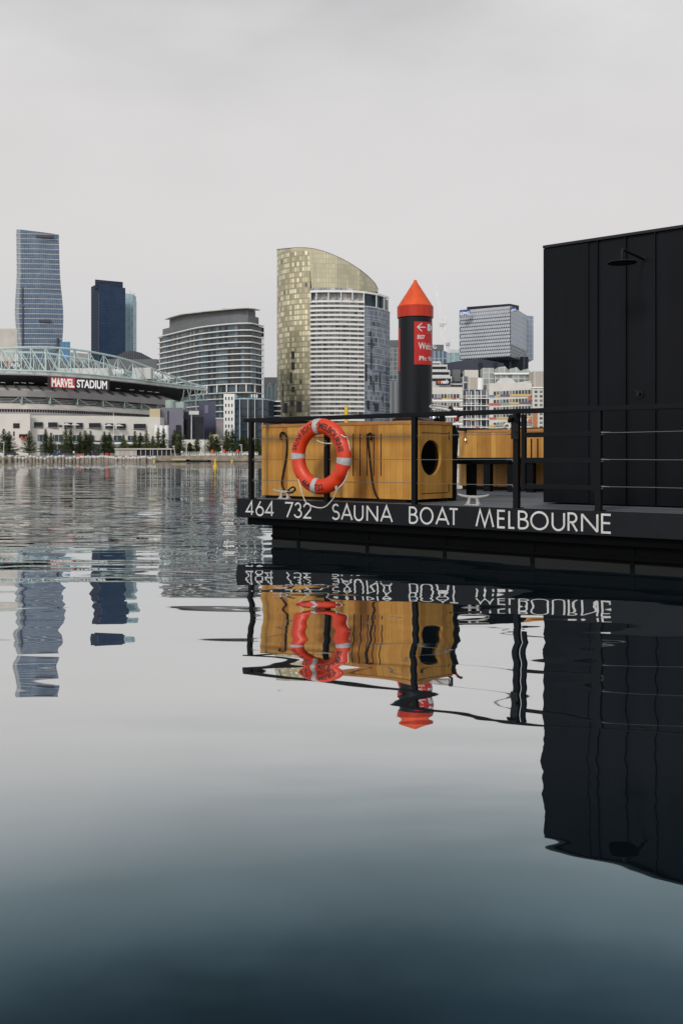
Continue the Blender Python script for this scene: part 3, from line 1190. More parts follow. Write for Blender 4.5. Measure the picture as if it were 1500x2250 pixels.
# --- far cedar cabinet
RTF = 4.32
r0, r1 = s_of(1000, RTF), 3.6
far = thing("wooden_cabinet", "long cedar cabinet at the far side of the deck behind the black bench", "cabinet", (1.0, RTF, DZ), 'B')
b = MB()
b.prism(round_rect(r0, r1, RTF, RTF + .55, 0.13, 8, (1, 0, 0, 0)), DZ + .05, 1.252)
b.part("body", M['wood'], far, smooth=30)
b = MB()
b.prism(round_rect(r0 - .004, r1, RTF - .006, RTF + .56, 0.135, 8, (1, 0, 0, 0)), 1.2525, 1.292)
b.part("top_board", M['woodcap'], far, bevel=0.003)
MB().box(r0 + .1, r1, RTF + .02, RTF + .5, DZ + .001, DZ + .049).part("plinth", M['void'], far)
for p in (1166.5, 1180.5):
    s = s_of(p, RTF)
    MB().box(s - .011, s + .011, RTF - .002, RTF + .01, zb(1006, s, RTF), zb(964, s, RTF)).part("slot", M['void'], far)
b = MB()
q = bp(1024, 966, RTF)
b.tube([(q[0] - .02, RTF - .004, q[2] + .03), (q[0], RTF - .03, q[2] + .01), (q[0] + .012, RTF - .035, q[2] - .015), (q[0], RTF - .03, q[2] - .04)], 0.009, 8)
b.part("hook", M['chrome'], far)
b = MB()
q = bp(1116, 939, 5.2)
b.tube([(q[0] + .045 * math.cos(a), q[1] - .03 + .01 * math.sin(2 * a), q[2] + .05 * math.sin(a)) for a in [i * math.pi / 7 for i in range(14)]], 0.022, 8, closed=True)
b.solo("rope_coil", M['rope'], "small pale rope coil tied on the far handrail", "rope", q, 'B', smooth=60)


# --- mooring cleats
def cleat(px, t, lab):
    s = s_of(px, t)
    th = thing("mooring_cleat", lab, "cleat", (s, t, DZ), 'B', "white mooring cleats on the deck edge")
    b = MB()
    pts = [(s + u * .165, t, DZ + .078 + .022 * u * u + (.004 if abs(u) > .9 else 0)) for u in [k / 8 - 1 for k in range(17)]]
    b.tube(pts, [0.007 + .009 * (1 - abs(k / 8 - 1)) ** .6 for k in range(17)], 10)
    b.part("horn_bar", M['cleat'], th, smooth=60)
    b = MB()
    for sg in (-1, 1):
        b.tube([(s + sg * .052, t, DZ + .013), (s + sg * .047, t, DZ + .035), (s + sg * .038, t, DZ + .078)], [.026, .016, .015], 10)
    b.box(s - .078, s + .078, t - .028, t + .028, DZ + .001, DZ + .014)
    b.part("foot", M['cleat'], th, smooth=40, bevel=0.004)


cleat(625, .17, "white mooring cleat on the deck edge below the cabinet")
cleat(1039, .21, "white mooring cleat on the open deck above the word MELBOURNE")

# --- lifebuoy
LR, Lr, Lt = 0.300, 0.078, -0.075
ls = s_of(704.5, Lt)
lz = zb(1003, ls, Lt)
buoy = thing("lifebuoy", "orange lifebuoy lettered SAUNA BOAT MELBOURNE with grey tape and white rope", "lifebuoy", (ls, Lt, lz), 'B')
LX = 0.80      # flattened front to back


def tor(a, p, extra=0.0, rad=None):
    """point on the ring: a round the ring (0 right, 90 up), p round the tube (0 outwards, 90 to the front)"""
    r = (rad or Lr) + extra
    q = LR + r * math.cos(p)
    return (ls + q * math.cos(a), Lt - r * LX * math.sin(p), lz + q * math.sin(a))


b = MB()
na, npz = 96, 28
i0 = len(b.v)
for i in range(na):
    a = 2 * math.pi * i / na
    for j in range(npz):
        p = 2 * math.pi * j / npz
        dent = 0.0
        for ad in (32, 143, 222, 318):
            da = abs((math.degrees(a) - ad + 180) % 360 - 180)
            dp = abs((math.degrees(p) - 25 + 180) % 360 - 180)
            dent += 0.016 * math.exp(-(da / 5.0) ** 2 - (dp / 40) ** 2)
        b.v.append(tor(a, p, -dent))
for i in range(na):
    for j in range(npz):
        i2, j2 = (i + 1) % na, (j + 1) % npz
        b.f.append((i0 + i * npz + j, i0 + i * npz + j2, i0 + i2 * npz + j2, i0 + i2 * npz + j))
        b.uv.append(None)
        b.mi.append(0)
b.part("ring", M['ring'], buoy, smooth=80)
for ac in (96, 179, -8, 259):
    b = MB()
    i0 = len(b.v)
    for i in range(5):
        a = R(ac + (i / 4 - .5) * 11.5)
        for j in range(npz):
            b.v.append(tor(a, 2 * math.pi * j / npz, 0.0018))
    for i in range(4):
        for j in range(npz):
            j2 = (j + 1) % npz
            b.f.append((i0 + i * npz + j, i0 + i * npz + j2, i0 + (i + 1) * npz + j2, i0 + (i + 1) * npz + j))
            b.uv.append(None)
            b.mi.append(0)
    b.part("tape_band", M['tape'], buoy, smooth=80)


def ring_text(body, a_from, a_to, inward=False, p0=60, p1=108):
    """letters along the front of the ring; reading clockwise along the top, anticlockwise along the foot"""
    b = MB()

    def fn(u, v):
        a = R(a_from + (a_to - a_from) * u)
        pv = R(p1 + (p0 - p1) * v) if not inward else R(p0 + (p1 - p0) * v)
        return tor(a, pv, 0.0022)
    b.text(body, fn, 0.022, 2)
    b.part("ring_lettering", M['inkblack'], buoy)


ring_text("SAUNA BOAT", 168, 102)
ring_text("MELBOURNE", 85, 8)
ring_text("464", 232, 252, True)
ring_text("732", 264, 285, True)


def ring_rope(pts, nm="grab_rope"):
    b = MB()
    P3 = [bp(x, y, t) for x, y, t in pts]
    b.tube(smooth_path(P3, 6), 0.0062, 8)
    b.part(nm, M['rope'], buoy, smooth=60)


ring_rope([(655, 1053, -.10), (659, 1064, -.12), (663, 1080, -.12), (668, 1096, -.11), (674, 1106, -.10), (688, 1113, -.09), (705, 1116, -.09), (718, 1111, -.09), (730, 1098, -.10), (737, 1085, -.12), (740, 1068, -.13)])
ring_rope([(749, 955, -.13), (756, 960, -.12), (762, 961, -.09), (765, 970, -.08), (768, 985, -.075), (768.5, 1000, -.07), (767, 1022, -.07), (763, 1042, -.075), (756, 1058, -.085), (746, 1070, -.10), (739, 1076, -.12), (737, 1068, -.13)])
ring_rope([(662, 942, -.06), (664, 939, -.1), (667, 942, -.12)])
ring_rope([(714, 924, -.02), (708, 921, -.06), (701, 923, -.12), (695, 930, -.14), (692, 936, -.145), (695, 939, -.147)])
ring_rope([(690, 958, -.02), (696, 967, -.03), (706, 972, -.035), (718, 974.5, -.03), (731, 974, -.02)])
b = MB()
q = bp(764, 961.5, -.085)
b.tube([(q[0] + .014 * math.cos(a), q[1], q[2] + .014 * math.sin(a)) for a in [i * math.pi / 6 for i in range(12)]], 0.005, 6, closed=True)
q = bp(714, 976, -.02)
b.tube([(q[0] + .016 * math.cos(a), q[1], q[2] + .03 * math.sin(a) + .01) for a in [i * math.pi / 6 for i in range(12)]], 0.003, 6, closed=True)
b.part("shackle", M['wire'], buoy)

# ------------------------------------------------------------------ mooring pile with cone
PY = 18.5
pr = 37.0 / F * PY
pxc = wx(911.8, PY)
pile = thing("mooring_pile", "thick black mooring pile with orange cone cap and red signs behind the boat", "mooring pile", (pxc, PY, 0))
b = MB()
b.lathe([(pr, -2), (pr, wz(700, PY)), (0, wz(700, PY) + .01)], (pxc, PY, 0), 64)
b.part("pole", M['pile'], pile, smooth=40)
cr = 39.3 / F * PY
b = MB()
zs, zt2, zbn = wz(675, PY), wz(615, PY), wz(699, PY)
cone_prof = [(cr, zs + .003)] + [(cr * (1 - f) + .012 * f, zs + .003 + (zt2 - zs - .01) * f) for f in (.25, .5, .75, .93)] + [(.030, zt2 - .014), (.016, zt2 - .003), (0, zt2)]
b.lathe(cone_prof, (pxc, PY, 0), 64)
cap = b.part("cone_cap", M['cone'], pile, smooth=45)
b = MB()
b.lathe([(cr - .02, zbn - .002), (cr + .002, zbn), (cr + .004, zs), (cr - .002, zs + .002)], (pxc, PY, 0), 64)
b.part("cap_band", M['coneband'], cap, smooth=45)


def cyl(ang, z, ex):
    """angle measured from the line of sight, positive to the right"""
    return (pxc + (pr + ex) * math.sin(ang), PY - (pr + ex) * math.cos(ang), z)


ZS = lambda y: wz(y, PY - pr * .85)


def pile_sign(a0, a1, y0, y1):
    b = MB()
    n = 28
    for k in range(n):
        A, B = R(a0 + (a1 - a0) * k / n), R(a0 + (a1 - a0) * (k + 1) / n)
        b.poly([cyl(A, ZS(y1), .003), cyl(B, ZS(y1), .003), cyl(B, ZS(y0), .003), cyl(A, ZS(y0), .003)])
    return b.part("sign_panel", M['signred'], pile, smooth=60)


sg = pile_sign(-8, 128, 707, 801)
pile_sign(-175, -66, 719, 813)


def sign_text(body, a0, a1, y0, y1, bold=0.0, sub=1):
    b = MB()
    b.text(body, lambda u, v: cyl(R(a0 + (a1 - a0) * u), ZS(y1 + (y0 - y1) * v), .006), bold, sub)
    b.part("sign_lettering", M['signwhite'], sg)


sign_text("E07", 3, 29, 736.5, 745.5, .02)
sign_text("Welcome", 6, 102, 753, 768, .015)
sign_text("Ph: 9658", 9, 90, 782.5, 792.5, .02)
b = MB()


def strip(pts, w):
    for (a, y), (c, d) in zip(pts, pts[1:]):
        dx, dz = (c - a) * R(1) * pr, -(d - y) / F * PY
        L = math.hypot(dx, dz)
        nx, nz = -dz / L * w / 2, dx / L * w / 2
        q = []
        for (aa, yy, sgn) in ((a, y, -1), (c, d, -1), (c, d, 1), (a, y, 1)):
            q.append(cyl(R(aa - 2) + sgn * nx / pr, ZS(yy) + sgn * nz, .0055 + .0002 * len(b.f)))
        b.poly(q)


strip([(5 + k * 29 / 8, 719.5) for k in range(9)], .016)
strip([(20 - k * 4, 710.5 + k * 2.375) for k in range(5)], .016)
strip([(4 + k * 4, 719 + k * 2.375) for k in range(5)], .016)
b.part("sign_arrow", M['signwhite'], sg)
sign_text("M", 40, 88, 711.5, 726.5, .10)
sign_text("_", 41, 88, 729.8, 731.2, .0)

# yellow post standing in the water beyond the boat
yp = MB()
yY = 40
yp.lathe([(.075, -2), (.075, wz(893, yY)), (.06, wz(893, yY) + .01), (0, wz(893, yY) + .012)], (wx(760.5, yY), yY, 0), 20)
yp.solo("marker_post", M['yellow'], "slim yellow post in the water behind the lifebuoy", "post", (wx(760.5, yY), yY, 0), smooth=40)

# ------------------------------------------------------------------ the far shore
def rgb(*c):
    """sRGB 0..255 to linear"""
    return tuple(((v / 255) / 12.92 if v / 255 <= .04045 else ((v / 255 + .055) / 1.055) ** 2.4) for v in c)


M['cream'] = mat("cream_render", (0.66, 0.62, 0.57), 0.8, scale=0.12, var=0.07)
M['beige'] = mat("beige_precast", (0.53, 0.49, 0.445), 0.8, scale=0.15, var=0.08)
M['pinkgrey'] = mat("pinkish_grey_panel", (0.29, 0.265, 0.26), 0.75, scale=0.1, var=0.08)
M['white2'] = mat("white_concrete", (0.84, 0.825, 0.80), 0.7, scale=0.2, var=0.04)
M['offwhite'] = mat("off_white_panel", (0.58, 0.57, 0.55), 0.7, scale=0.2, var=0.06)
M['greysteel'] = mat("grey_roof_sheet", (0.13, 0.135, 0.14), 0.6, scale=0.2, var=0.1)
M['darkroof'] = mat("dark_roof", (0.05, 0.05, 0.055), 0.6, scale=0.2, var=0.1)
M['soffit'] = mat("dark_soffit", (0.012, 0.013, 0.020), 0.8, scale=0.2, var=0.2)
M['truss'] = mat("pale_green_steel", (0.52, 0.63, 0.60), 0.5, scale=0.4, var=0.07)
M['truss2'] = mat("green_grey_steel", (0.27, 0.36, 0.335), 0.5, scale=0.4, var=0.07)
M['win'] = mat("dark_window", (0.011, 0.013, 0.018), 0.2, scale=0.25, var=0.45, spec=0.25)
M['winteal'] = mat("teal_window", (0.024, 0.045, 0.058), 0.2, scale=0.3, var=0.4, spec=0.3)
M['purple'] = mat("lilac_grey_panel", (0.17, 0.16, 0.20), 0.6, scale=0.1, var=0.08)
M['navy'] = mat("navy_panel", (0.030, 0.034, 0.058), 0.5, scale=0.15, var=0.15)
M['navy2'] = mat("violet_navy_panel", (0.055, 0.058, 0.105), 0.5, scale=0.15, var=0.15)
M['mint'] = mat("mint_tank", (0.36, 0.45, 0.40), 0.6, scale=0.2, var=0.08)
M['yellowish'] = mat("sand_render", (0.50, 0.42, 0.27), 0.8, scale=0.2, var=0.08)
M['marvelred'] = mat("red_sign_board", (0.40, 0.012, 0.018), 0.5, scale=0.5, var=0.06)
M['nabred'] = mat("red_star", (0.70, 0.06, 0.03), 0.5)
M['kblue'] = mat("blue_sign_board", (0.02, 0.085, 0.33), 0.5, var=0.05)
M['trunk'] = mat("grey_bark", (0.10, 0.085, 0.07), 0.9, scale=2, var=0.2)
for nm, c in (("pine_a", (0.075, 0.112, 0.048)), ("pine_b", (0.13, 0.165, 0.066)), ("pine_c", (0.19, 0.215, 0.09)), ("shrub", (0.10, 0.125, 0.05))):
    M[nm] = mat(nm + "_foliage", c, 0.8, scale=0.8, var=0.3, spec=0.2)

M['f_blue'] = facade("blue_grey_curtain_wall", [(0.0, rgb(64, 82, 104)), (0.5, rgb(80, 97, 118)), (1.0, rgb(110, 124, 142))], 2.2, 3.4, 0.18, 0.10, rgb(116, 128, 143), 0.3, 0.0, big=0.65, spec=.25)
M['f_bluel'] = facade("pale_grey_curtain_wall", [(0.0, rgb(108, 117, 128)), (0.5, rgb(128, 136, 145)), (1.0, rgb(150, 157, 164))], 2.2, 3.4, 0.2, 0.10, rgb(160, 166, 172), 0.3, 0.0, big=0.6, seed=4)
M['f_navy'] = facade("navy_curtain_wall", [(0.0, rgb(34, 50, 72)), (0.5, rgb(40, 57, 80)), (1.0, rgb(50, 67, 90))], 2.6, 3.6, 0.1, 0.09, rgb(32, 45, 62), 0.3, 0.0, big=0.7, seed=2, spec=.15)
M['f_navyd'] = facade("striped_dark_wall", [(0.0, rgb(30, 40, 58)), (1.0, rgb(42, 54, 72))], 3.4, 3.6, 0.0, 0.35, rgb(46, 58, 76), 0.5, 0.0, seed=3, spec=.15)
M['f_teal'] = facade("pale_teal_wall", [(0.0, rgb(130, 158, 170)), (0.5, rgb(150, 175, 184)), (1.0, rgb(172, 192, 198))], 5.0, 3.6, 0.2, 0.1, rgb(175, 195, 200), 0.3, 0.0, big=0.4, seed=5)
M['f_sky'] = facade("bright_blue_glass", [(0.0, rgb(70, 125, 165)), (1.0, rgb(96, 150, 185))], 3.5, 3.5, 0.15, 0.1, rgb(60, 105, 140), 0.25, 0.0, seed=6)
M['f_hotel'] = facade("mixed_hotel_glass", [(0.0, rgb(34, 44, 56)), (0.18, rgb(60, 82, 92)), (0.40, rgb(76, 100, 108)), (0.58, rgb(50, 54, 54)), (0.7, rgb(94, 108, 114)), (0.80, rgb(70, 66, 60)), (0.88, rgb(22, 28, 38))],
                      2.1, 20.0, 0.10, 0.0, rgb(60, 66, 70), 0.12, 0.0, seed=7)
M['f_gold'] = facade("gold_curtain_wall", [(0.0, rgb(156, 147, 122)), (0.22, rgb(174, 164, 136)), (0.45, rgb(194, 184, 152)), (0.62, rgb(216, 206, 172)), (0.85, rgb(232, 223, 192)), (0.985, rgb(92, 90, 82))],
                     1.75, 3.14, 0.16, 0.26, rgb(154, 147, 121), 0.3, 0.25, seed=8)
M['f_goldtop'] = facade("gold_screen", [(0.0, rgb(166, 158, 134)), (0.5, rgb(188, 180, 152)), (1.0, rgb(218, 210, 182))], 1.8, 2.8, 0.14, 0.12, rgb(172, 163, 134), 0.3, 0.3, seed=9, big=0.75)
M['f_slate'] = facade("slate_blue_glass", [(0.0, rgb(92, 100, 116)), (0.35, rgb(112, 120, 134)), (0.6, rgb(130, 138, 150)), (0.78, rgb(84, 92, 108)), (0.93, rgb(36, 42, 56))], 2.0, 3.14, 0.14, 0.16, rgb(142, 148, 156), 0.2, 0.0, seed=10)
M['f_balc'] = facade("grey_balcony_wall", [(0.0, rgb(150, 146, 144)), (0.35, rgb(182, 177, 172)), (0.6, rgb(126, 127, 133)), (0.82, rgb(82, 84, 92)), (0.9, rgb(198, 192, 186))], 2.4, 3.14, 0.1, 0.0, rgb(170, 166, 160), 0.5, 0.0, seed=11)  # balcony wall cells in random greys
M['f_grey'] = facade("grey_glass_grid", [(0.0, rgb(92, 100, 104)), (0.5, rgb(118, 124, 126)), (0.85, rgb(70, 78, 84))], 3.0, 3.4, 0.22, 0.18, rgb(142, 144, 144), 0.3, 0.0, seed=12)
M['f_stripe'] = facade("vertical_stripe_wall", [(0.0, rgb(128, 132, 136)), (0.5, rgb(146, 149, 152))], 3.2, 60.0, 0.45, 0.0, rgb(190, 190, 186), 0.5, 0.0, seed=13)
M['f_tealdark'] = facade("dark_teal_glass", [(0.0, rgb(34, 50, 64)), (0.4, rgb(48, 70, 86)), (0.7, rgb(74, 98, 108)), (0.9, rgb(24, 32, 44))], 3.0, 30.0, 0.12, 0.0, rgb(52, 66, 78), 0.15, 0.0, seed=14)
M['f_bluegrid'] = facade("blue_mullion_glass", [(0.0, rgb(92, 112, 134)), (0.6, rgb(112, 130, 150)), (0.9, rgb(76, 94, 116))], 3.4, 7.0, 0.3, 0.12, rgb(160, 170, 180), 0.25, 0.0, seed=15)
M['f_rooms'] = facade("apartment_windows", [(0.0, rgb(44, 48, 62)), (0.35, rgb(64, 68, 82)), (0.65, rgb(92, 94, 106)), (0.78, rgb(34, 36, 46)), (0.96, rgb(130, 130, 136))], 1.35, 30.0, 0.26, 0.0, rgb(190, 186, 180), 0.25, 0.0, seed=16)
M['f_frames'] = facade("glass_with_white_frames", [(0.0, rgb(60, 68, 80)), (0.5, rgb(92, 100, 110)), (0.8, rgb(46, 52, 62))], 2.6, 3.3, 0.16, 0.16, rgb(196, 194, 190), 0.2, 0.0, seed=17)
M['f_screen'] = facade("white_lattice", [(0.0, rgb(72, 74, 76)), (0.6, rgb(110, 112, 112))], 2.2, 1.9, 0.42, 0.42, rgb(204, 200, 192), 0.5, 0.0, seed=18)
M['f_roofglass'] = facade("rooftop_glass", [(0.0, rgb(134, 140, 136)), (0.5, rgb(158, 163, 158)), (0.85, rgb(104, 110, 108))], 2.6, 2.6, 0.16, 0.14, rgb(190, 190, 184), 0.3, 0.0, seed=19)
M['f_vpan'] = facade("ribbed_beige_panel", [(0.0, rgb(176, 168, 158)), (0.5, rgb(186, 178, 168))], 1.4, 60.0, 0.16, 0.0, rgb(160, 152, 144), 0.7, 0.0, seed=20)
M['f_podium'] = facade("shop_fronts", [(0.0, rgb(52, 56, 66)), (0.3, rgb(88, 96, 108)), (0.5, rgb(70, 64, 92)), (0.65, rgb(38, 40, 46)), (0.85, rgb(120, 118, 116))], 3.1, 40.0, 0.1, 0.0, rgb(130, 126, 122), 0.4, 0.0, seed=21)
M['f_kside'] = facade("blue_side_glass", [(0.0, rgb(128, 138, 156)), (0.5, rgb(140, 149, 166)), (1.0, rgb(152, 160, 176))], 3.0, 3.6, 0.16, 0.14, rgb(168, 174, 184), 0.3, 0.0, big=.4, seed=22)
M['kpanel'] = mat("folded_pale_panel", (0.42, 0.435, 0.47), 0.5, scale=0.1, var=0.06)
M['kdark'] = mat("dark_blue_recess", (0.10, 0.125, 0.16), 0.3, scale=0.1, var=0.2)
PANEL = {}
for nm, c in (('yellow', (204, 178, 110)), ('red', (190, 100, 94)), ('green', (138, 162, 136)), ('purple', (104, 96, 116)), ('blue', (98, 138, 164)), ('orange', (176, 112, 76))):
    PANEL[nm] = mat(nm + "_spandrel", rgb(*c), 0.6, scale=0.3, var=0.05)


def wall_box(mb_, px0, px1, ytop, Y, depth, z0=None, ybot=None):
    z0 = GZ if z0 is None and ybot is None else (wz(ybot, Y) if ybot is not None else z0)
    mb_.box(wx(px0, Y), wx(px1, Y), Y, Y + depth, z0, wz(ytop, Y))
    return mb_


def front(mb_, px0, px1, y0, y1, Y, d=0.3):
    """a box on a facade that faces the camera, given by its edges in the photo, standing d proud"""
    mb_.box(wx(px0, Y), wx(px1, Y), Y - d, Y - 0.02, wz(y1, Y), wz(y0, Y))
    return mb_


def base(px, Y, z=GZ):
    return (wx(px, Y), Y, z)


# --- quay edge
q = MB()
q.box(-2500, 2500, 299.0, 299.49, -3, GZ + .15)
q.box(-2500, 2500, 298.6, 298.99, 0.25, 0.75)
q.solo("quay_wall", M['quay'], "long low stone quay wall along the far shore", "wall", (-60, 299, 0))

# --- piles with white caps in front of the quay
pm = thing("fender_pile", "tan timber fender pile with white cap before the quay wall", "pile", base(8, 297.6, 0), group="white capped fender piles along the quay")
bx, by, _ = base(8, 297.6, 0)
MB().lathe([(.42, -2), (.40, 1.0), (.30, 1.12), (0, 1.13)], (bx, by, 0), 8).part("shaft", M['quay'], pm, smooth=50)
MB().lathe([(.46, 1.14), (.52, 1.4), (.36, 1.75), (0, 1.9)], (bx, by, 0), 8).part("cap", M['offwhite'], pm, smooth=50)
rnd = random.Random(5)
xs = [22, 36, 44] + [52 + 8.0 * k for k in range(15)] + [174 + 5.2 * k for k in range(33)]
for x in xs:
    x += rnd.uniform(-.7, .7)
    k_ = rnd.uniform(.8, 1.25)
    dup(pm, (wx(x, 297.6), 297.6 + rnd.uniform(-.6, .5), rnd.uniform(-.35, .1)), rnd.uniform(0, 3), None, (k_, k_, rnd.uniform(.85, 1.08)))

# --- pavilion
PVY = 302.0
pav = thing("pavilion", "low flat roofed waterside pavilion with pale wall and dark windows", "pavilion", base(315, PVY))
wall_box(MB(), 253, 300, 988, PVY, 8).part("wall", M['f_vpan'], pav)
wall_box(MB(), 300.2, 377, 991.2, PVY + .6, 7, ybot=1003).part("window_wall", M['win'], pav)
MB().box(wx(252.4, PVY), wx(378, PVY), PVY - .4, PVY + 8.4, wz(987.9, PVY), wz(985, PVY)).part("roof", M['beige'], pav)
for p in (300.7, 310.5, 321, 331.5, 337, 347, 356.5, 366.5, 376.5):
    front(MB(), p - .5, p + .5, 988, 1003, PVY + .2, .4).part("post", M['offwhite'], pav)

# --- trees: Norfolk pines with tiers of branches
def pine(label, seed, px, ytop, wide, mname, Y):
    rn = random.Random(seed)
    z0 = GZ
    X = wx(px, Y)
    Hh = wz(ytop, Y) - z0
    th = thing("pine_tree", label, "tree", (X, Y, z0), group="pine trees along the promenade")
    MB().tube([(X, Y, z0), (X + rn.uniform(-.1, .1), Y, z0 + Hh * .5), (X, Y, z0 + Hh * .985)], [.22, .13, .03], 7).part("trunk", M['trunk'], th)
    b = MB()
    nt = int(13 + Hh * .5)
    for i in range(nt):
        f = i / (nt - 1)
        zt = z0 + Hh * (.17 + .81 * f ** .92)
        rad = wide * 1.25 * (1 - f) ** .98 * rn.uniform(.82, 1.12) + .22
        nb = rn.choice((6, 7, 8)) if f < .75 else 5
        a0 = rn.uniform(0, 6.3)
        for k in range(nb):
            a = a0 + 2 * math.pi * k / nb + rn.uniform(-.2, .2)
            L = rad * rn.uniform(.72, 1.1)
            ca, sa = math.cos(a), math.sin(a)
            ns = max(3, int(L / .30))
            for j in range(ns):
                u = (j + .6) / ns
                rr_ = L * u
                lift = (.10 * u * u - .05) * L + (.22 * L * u ** 3 if f > .5 else -.10 * L * u * (1 - u))
                w = .60 * (1 - .40 * u) * (.55 + .45 * min(1, L))
                c = Vector((X + ca * rr_, Y + sa * rr_, zt + lift + rn.uniform(-.08, .08)))
                for q_ in range(2):
                    dv = Vector((ca + rn.uniform(-.8, .8), sa + rn.uniform(-.8, .8), rn.uniform(-.1, .55))).normalized() * w
                    sv = Vector((-sa, ca, rn.uniform(-.5, .5))).normalized() * w * .42
                    b.m = 0 if rn.random() < .6 else 1
                    b.poly([c - dv * .6 - sv, c + dv - sv * .4, c + dv + sv * .4, c - dv * .6 + sv])
    nxt = {'pine_a': 'pine_b', 'pine_b': 'pine_c', 'pine_c': 'pine_b'}[mname]
    b.part("crown", [M[mname], M[nxt]], th)


TREES = [
    (9.5, 942, 3.1, 'pine_a', "tall dark pine at the left end of the promenade"),
    (21, 948, 3.4, 'pine_b', "broad olive pine beside the parked dark car"),
    (65, 946, 2.9, 'pine_b', "lone olive pine between the dark car and the shop fronts"),
    (101, 942, 2.1, 'pine_a', "narrow dark pine before the first glass balcony"),
    (113, 951, 2.0, 'pine_b', "shorter pine just behind the narrow dark pine"),
    (145, 939, 2.8, 'pine_b', "tallest pine under the stadium's pale parasols"),
    (156.5, 943, 2.5, 'pine_a', "dark pine touching the tallest pine on its right"),
    (177, 949, 2.3, 'pine_b', "slim pine near the red umbrellas"),
    (188, 946, 2.6, 'pine_a', "dark pine in front of a curtained window"),
    (199.5, 946, 2.3, 'pine_c', "yellowish pine between two dark pines"),
    (230, 948, 2.7, 'pine_a', "dark pine standing behind the red kiosk"),
    (241, 950, 2.4, 'pine_c', "light green pine right of the red kiosk"),
    (272, 955, 1.5, 'pine_c', "thin pine rising over the pavilion's blank wall"),
    (297, 947, 1.6, 'pine_b', "thin pine over the pavilion's first window"),
    (309, 951, 1.5, 'pine_a', "small dark pine over the pavilion windows"),
    (322, 946, 1.9, 'pine_b', "taller pine over the middle of the pavilion windows"),
    (336, 958, 1.6, 'pine_c', "short pale pine over the pavilion roof"),
    (348, 940, 1.9, 'pine_b', "pine in front of the first white silo"),
    (360, 941, 1.9, 'pine_a', "dark pine in front of the last white silo"),
    (384, 944, 2.6, 'pine_a', "dark full pine at the pavilion's right end"),
    (396, 946, 2.7, 'pine_b', "full pine right behind the leaning white lamp"),
    (417, 973, 2.5, 'pine_a', "low round pine left of the white tree sculpture"),
    (434, 961, 2.0, 'pine_b', "pine just behind the white tree sculpture"),
    (464.5, 950, 3.0, 'pine_b', "wide pine before the sand coloured block"),
    (476, 958, 2.2, 'pine_a', "dark pine right of the sand coloured block"),
    (498, 944, 2.8, 'pine_b', "pine in front of the white wall with small windows"),
    (511, 942, 2.8, 'pine_a', "dark pine at the right edge of the white wall"),
    (532, 957, 2.7, 'pine_a', "dark pine in front of the dark teal building"),
    (542, 960, 2.6, 'pine_c', "light pine next to the boat's left rail post"),
    (566, 958, 2.6, 'pine_b', "pine seen between the rail post and the cedar cabinet"),
]
rnd = random.Random(11)
for i, (px, yt, wd, mn, lab) in enumerate(TREES):
    pine(lab, 100 + i, px, yt, wd, mn, 308 + rnd.uniform(0, 9))

# --- planted hedge behind the pavilion and shrubs
def bush(name, label, px0, px1, y0, y1, Y, n, seed, mats, cat):
    rn = random.Random(seed)
    b = MB()
    x0, x1 = wx(px0, Y), wx(px1, Y)
    z0, z1 = wz(y1, Y), wz(y0, Y)
    for k in range(n):
        u = rn.random()
        x = x0 + (x1 - x0) * u
        top = z0 + (z1 - z0) * (.62 + .38 * math.sin(u * 23 + seed) * math.sin(u * 9.1))
        z = z0 + (top - z0) * rn.random() ** .6
        y = Y + rn.uniform(-1, 1)
        w = rn.uniform(.18, .42)
        d = Vector((rn.uniform(-1, 1), rn.uniform(-1, 1), rn.uniform(-.4, .9))).normalized() * w
        e = d.orthogonal().normalized() * w * .6
        c = Vector((x, y, z))
        b.m = rn.randrange(2)
        b.poly([c - d - e, c + d - e, c + d + e, c - d + e])
    return b.solo(name, mats, label, cat, (wx((px0 + px1) / 2, Y), Y, GZ))


bush("hedge", "long leafy green hedge behind the pavilion roof", 246, 384, 971, 994, 316, 2600, 3, [M['shrub'], M['pine_c']], "hedge")
bush("shrub", "low green shrubs between the white wall and the fence", 540, 574, 980, 1003, 320, 500, 5, [M['shrub'], M['pine_b']], "shrub")

# --- street lamps, sculpture, poles
def lamp(px, ytop, lean, label, Y=303):
    X = wx(px, Y)
    th = thing("street_lamp", label, "street lamp", (X, Y, GZ), group="white lamps on the quay")
    zt = wz(ytop, Y)
    x2 = X + lean
    MB().tube([(X, Y, GZ), (x2, Y, zt)], [.16, .10], 8).part("pole", M['offwhite'], th)
    b = MB()
    b.bar((x2 - .5, Y, zt + .02), (x2 + .35, Y, zt + .14), .28, .14)
    b.part("lamp_head", M['white2'], th)
    MB().tube([(x2, Y, zt - .7), (x2 + .45, Y, zt - .5)], .05, 6).part("arm", M['offwhite'], th)


lamp(386, 981, -.55, "leaning white lamp at the pavilion's right end")
lamp(410, 968, 0.0, "tall thin pale lamp left of the white tree sculpture")
lamp(489.5, 981, -.3, "white lamp between the two orange lifebuoy stands")
lamp(532.5, 978, -.35, "white lamp right of the last orange stand")
lamp(9, 972, 0.05, "white lamp at the left end of the quay beside the dark pine")
X, Y = wx(250, 312), 312
MB().tube([(X, Y, GZ), (X, Y, wz(907, Y))], [.12, .07], 8).solo("flagpole", M['white2'], "slender white pole rising above the pavilion's left end", "pole", (X, Y, GZ))
X, Y = wx(451, 306), 306
MB().tube([(X, Y, GZ), (X, Y, wz(966, Y))], [.14, .10], 8).solo("pole", M['darkroof'], "dark slim pole right of the white tree sculpture", "pole", (X, Y, GZ))

